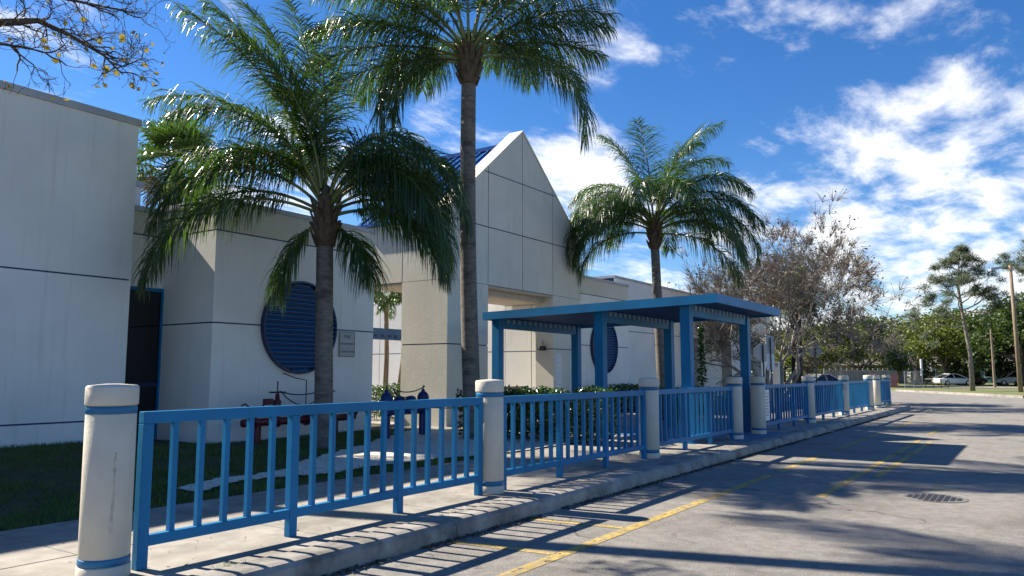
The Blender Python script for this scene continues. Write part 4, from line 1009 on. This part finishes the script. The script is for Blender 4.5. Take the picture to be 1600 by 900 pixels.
MB().tube([A + UPV * .95, B + UPV * .95], .04, 6).build('rail', IRON, o)
p = at(1440, 82); o = thing('white_pole', (p.x, p.y, 0), 'short white pole beside the metal gate', 'post'); MB().tube([(p.x, p.y, 0), (p.x, p.y, 1.2)], .05, 8).build('foot', GALV, o); MB().tube([(p.x, p.y, 1.2), (p.x, p.y, 3.0)], .11, 10).build('sleeve', SIGNW, o)
p = at(1452, 118); o = thing('hanging_sign', (p.x, p.y, 0), 'small white sign on post before the brown house', 'sign'); MB().box(p.x - .1, p.x + .1, p.y - .4, p.y + .4, 1.7, 2.5).build('plate', SIGNW, o); MB().tube([(p.x + .15, p.y, -.05), (p.x + .15, p.y, 2.6)], .04, 6).build('post', GALV, o)
for px, d, lab in ((1366, 70, 'rusty orange barrier net showing over the far railing'), (1396, 76, 'orange red barrier frame beside the last bollard')):
    p = at(px, d, 0); o = thing('orange_barrier', tuple(p), lab, 'barrier')
    b = MB()
    for i in range(9):
        P = p + rt * (i - 4) * .11; b.tube([P, P + UPV * (1.35 + .3 * math.sin(i * 1.7))], .02, 4)
    for z in (.35, .8, 1.25): b.tube([p - rt * .45 + UPV * z, p + rt * .45 + UPV * z], .025, 4)
    b.build('netting', ORANGE, o); MB().box(p.x - .3, p.x + .3, p.y - .3, p.y + .3, -.02, .08).build('foot', RUBBER, o)

def house(px, d, w, dep, wh, rh, wallm, lab, garage=True):
    p = at(px, d, 0); o = thing('house', tuple(p), lab, 'house'); o.rotation_euler = (0, 0, R(0))
    x0, x1, y0, y1 = p.x, p.x + dep, p.y - w / 2, p.y + w / 2
    MB().box(x0, x1, y0, y1, -.05, wh).build('wall', wallm, o)
    r = MB(); r.prism([(x0 - .5, y0 - .4, wh + .001), (x1 + .5, y0 - .4, wh + .001), ((x0 + x1) / 2, y0 - .4, wh + rh)], (0, w + .8, 0)); r = r.build('roof', HOUSER, o)
    MB().box((x0 + x1) / 2 + .6, (x0 + x1) / 2 + 1.2, y0 + w * .3, y0 + w * .3 + .6, wh + .6, wh + rh + .5).build('chimney', wallm, r)
    for f in (.18, .8):
        yc = y0 + w * f; wv = MB().box(x0 - .03, x0 - .002, yc - .6, yc + .6, .95, 2.1).build('window', GLASS, o)
        b = MB().box(x0 - .06, x0 - .031, yc - .7, yc + .7, 2.101, 2.2); b.box(x0 - .06, x0 - .031, yc - .7, yc + .7, .85, .949); b.box(x0 - .06, x0 - .031, yc - .7, yc - .601, .95, 2.1); b.box(x0 - .06, x0 - .031, yc + .601, yc + .7, .95, 2.1); b.build('frame', SIGNW, wv)
    if garage:
        yc = y0 + w * .5; g = MB().box(x0 - .04, x0 - .002, yc - 1.25, yc + 1.25, 0, 2.1).build('garage_door', SIGNW, o)
        for k in range(3): MB().box(x0 - .05, x0 - .041, yc - 1.2, yc + 1.2, .12 + k * .66, .66 + k * .66).build('door_panel', SIGNW, g)
house(1505, 122, 15, 9, 2.7, 2.2, HOUSEW, 'brown house with shingle roof behind the white parked car')
house(1585, 118, 11, 9, 2.6, 2.1, HOUSET, 'teal house with pale roof behind the second white car', False)
house(1325, 118, 14, 9, 2.7, 2.0, HOUSEW, 'low house roof showing above the grey plank fence', False)

# parked cars
def car(px, d, paint, lab, head, suv=False):
    p = at(px, d, 0); o = thing('parked_car', tuple(p), lab, 'car', 'cars parked on the far street'); Lc, Wc = 4.6, 1.8; hz = 1.45 if not suv else 1.75; z0 = -.02
    bel = .92 if not suv else 1.05
    # sections along the length: x, floor, belt, half width
    S = [(-2.3, .42, .72, .72), (-2.2, .28, .86, .82), (-1.6, .22, bel + .02, .88), (-.4, .2, bel, .9), (.9, .2, bel - .02, .9), (1.7, .24, .84, .86), (2.2, .3, .70, .78), (2.3, .4, .62, .68)]
    b = MB(); k = 8
    for x, f, t_, hw in S:
        for (yy, zz) in ((-hw * .85, f), (-hw, f + .12), (-hw, t_ - .1), (-hw * .9, t_), (hw * .9, t_), (hw, t_ - .1), (hw, f + .12), (hw * .85, f)): b.v.append((p.x + x, p.y + yy, z0 + zz))
    for i in range(len(S) - 1):
        for j in range(k): j2 = (j + 1) % k; b.face((i * k + j, (i + 1) * k + j, (i + 1) * k + j2, i * k + j2))
    b.face(tuple(range(k))); b.face(tuple((len(S) - 1) * k + j for j in reversed(range(k))))
    b.build('body', paint, o, smooth=False)
    rl, rf_ = (-.75, .15) if not suv else (-1.7, .1); gl, gf = (-1.95, 1.4) if not suv else (-2.1, 1.1)
    g = MB(); base_ = [(p.x + x, p.y + y, z0 + bel - .03) for x, y in ((gl, -.8), (gf, -.78), (gf, .78), (gl, .8))]; tp = [(p.x + x, p.y + y, z0 + hz - .05) for x, y in ((rl, -.6), (rf_, -.58), (rf_, .58), (rl, .6))]
    g.v = base_ + tp
    for f in ((0, 1, 5, 4), (1, 2, 6, 5), (2, 3, 7, 6), (3, 0, 4, 7), (4, 5, 6, 7)): g.face(f)
    cb = g.build('window', GLASS, o)
    MB().prism([(p.x + rl - .1, p.y - .62, z0 + hz - .05), (p.x + rf_ + .1, p.y - .6, z0 + hz - .05), (p.x + rf_ + .1, p.y + .6, z0 + hz - .05), (p.x + rl - .1, p.y + .62, z0 + hz - .05)], (0, 0, .06)).build('roof', paint, o)
    for sy in (-1, 1):
        for (xa, xb) in ((gl, rl), (gf, rf_), (-.35, -.4)):
            MB().tube([(p.x + xa, p.y + sy * .8, z0 + bel - .02), (p.x + xb, p.y + sy * .605, z0 + hz - .04)], .05, 5).build('pillar', paint, o)
        for xw in (-1.4, 1.4):
            w_ = MB().tube([(p.x + xw, p.y + sy * .70, .30), (p.x + xw, p.y + sy * .925, .30)], .32, 18).build('wheel', RUBBER, o)
            MB().tube([(p.x + xw, p.y + sy * .926, .30), (p.x + xw, p.y + sy * .94, .30)], .2, 12).build('rim', CHROME, w_)
        MB().box(p.x + 2.12, p.x + 2.28, p.y + sy * .6 - .14, p.y + sy * .6 + .14, z0 + .58, z0 + .7).build('headlight', HEADL, o)
        MB().box(p.x - 2.29, p.x - 2.18, p.y + sy * .62 - .16, p.y + sy * .62 + .16, z0 + .66, z0 + .8).build('taillight', TAIL, o)
    o.rotation_euler = (0, 0, head); return o
hh = AZR + R(8)
car(1488, 96, CARW, 'white parked saloon car behind the thin tree trunk', hh)
car(1513, 103, CARR, 'dark red parked car behind the white saloon', hh, True)
car(1582, 98, CARW, 'white parked car half hidden by the wooden light pole', hh + R(160), True)
car(1284, 60, CARG, 'pale car showing over the far railing panels', hh + R(20))
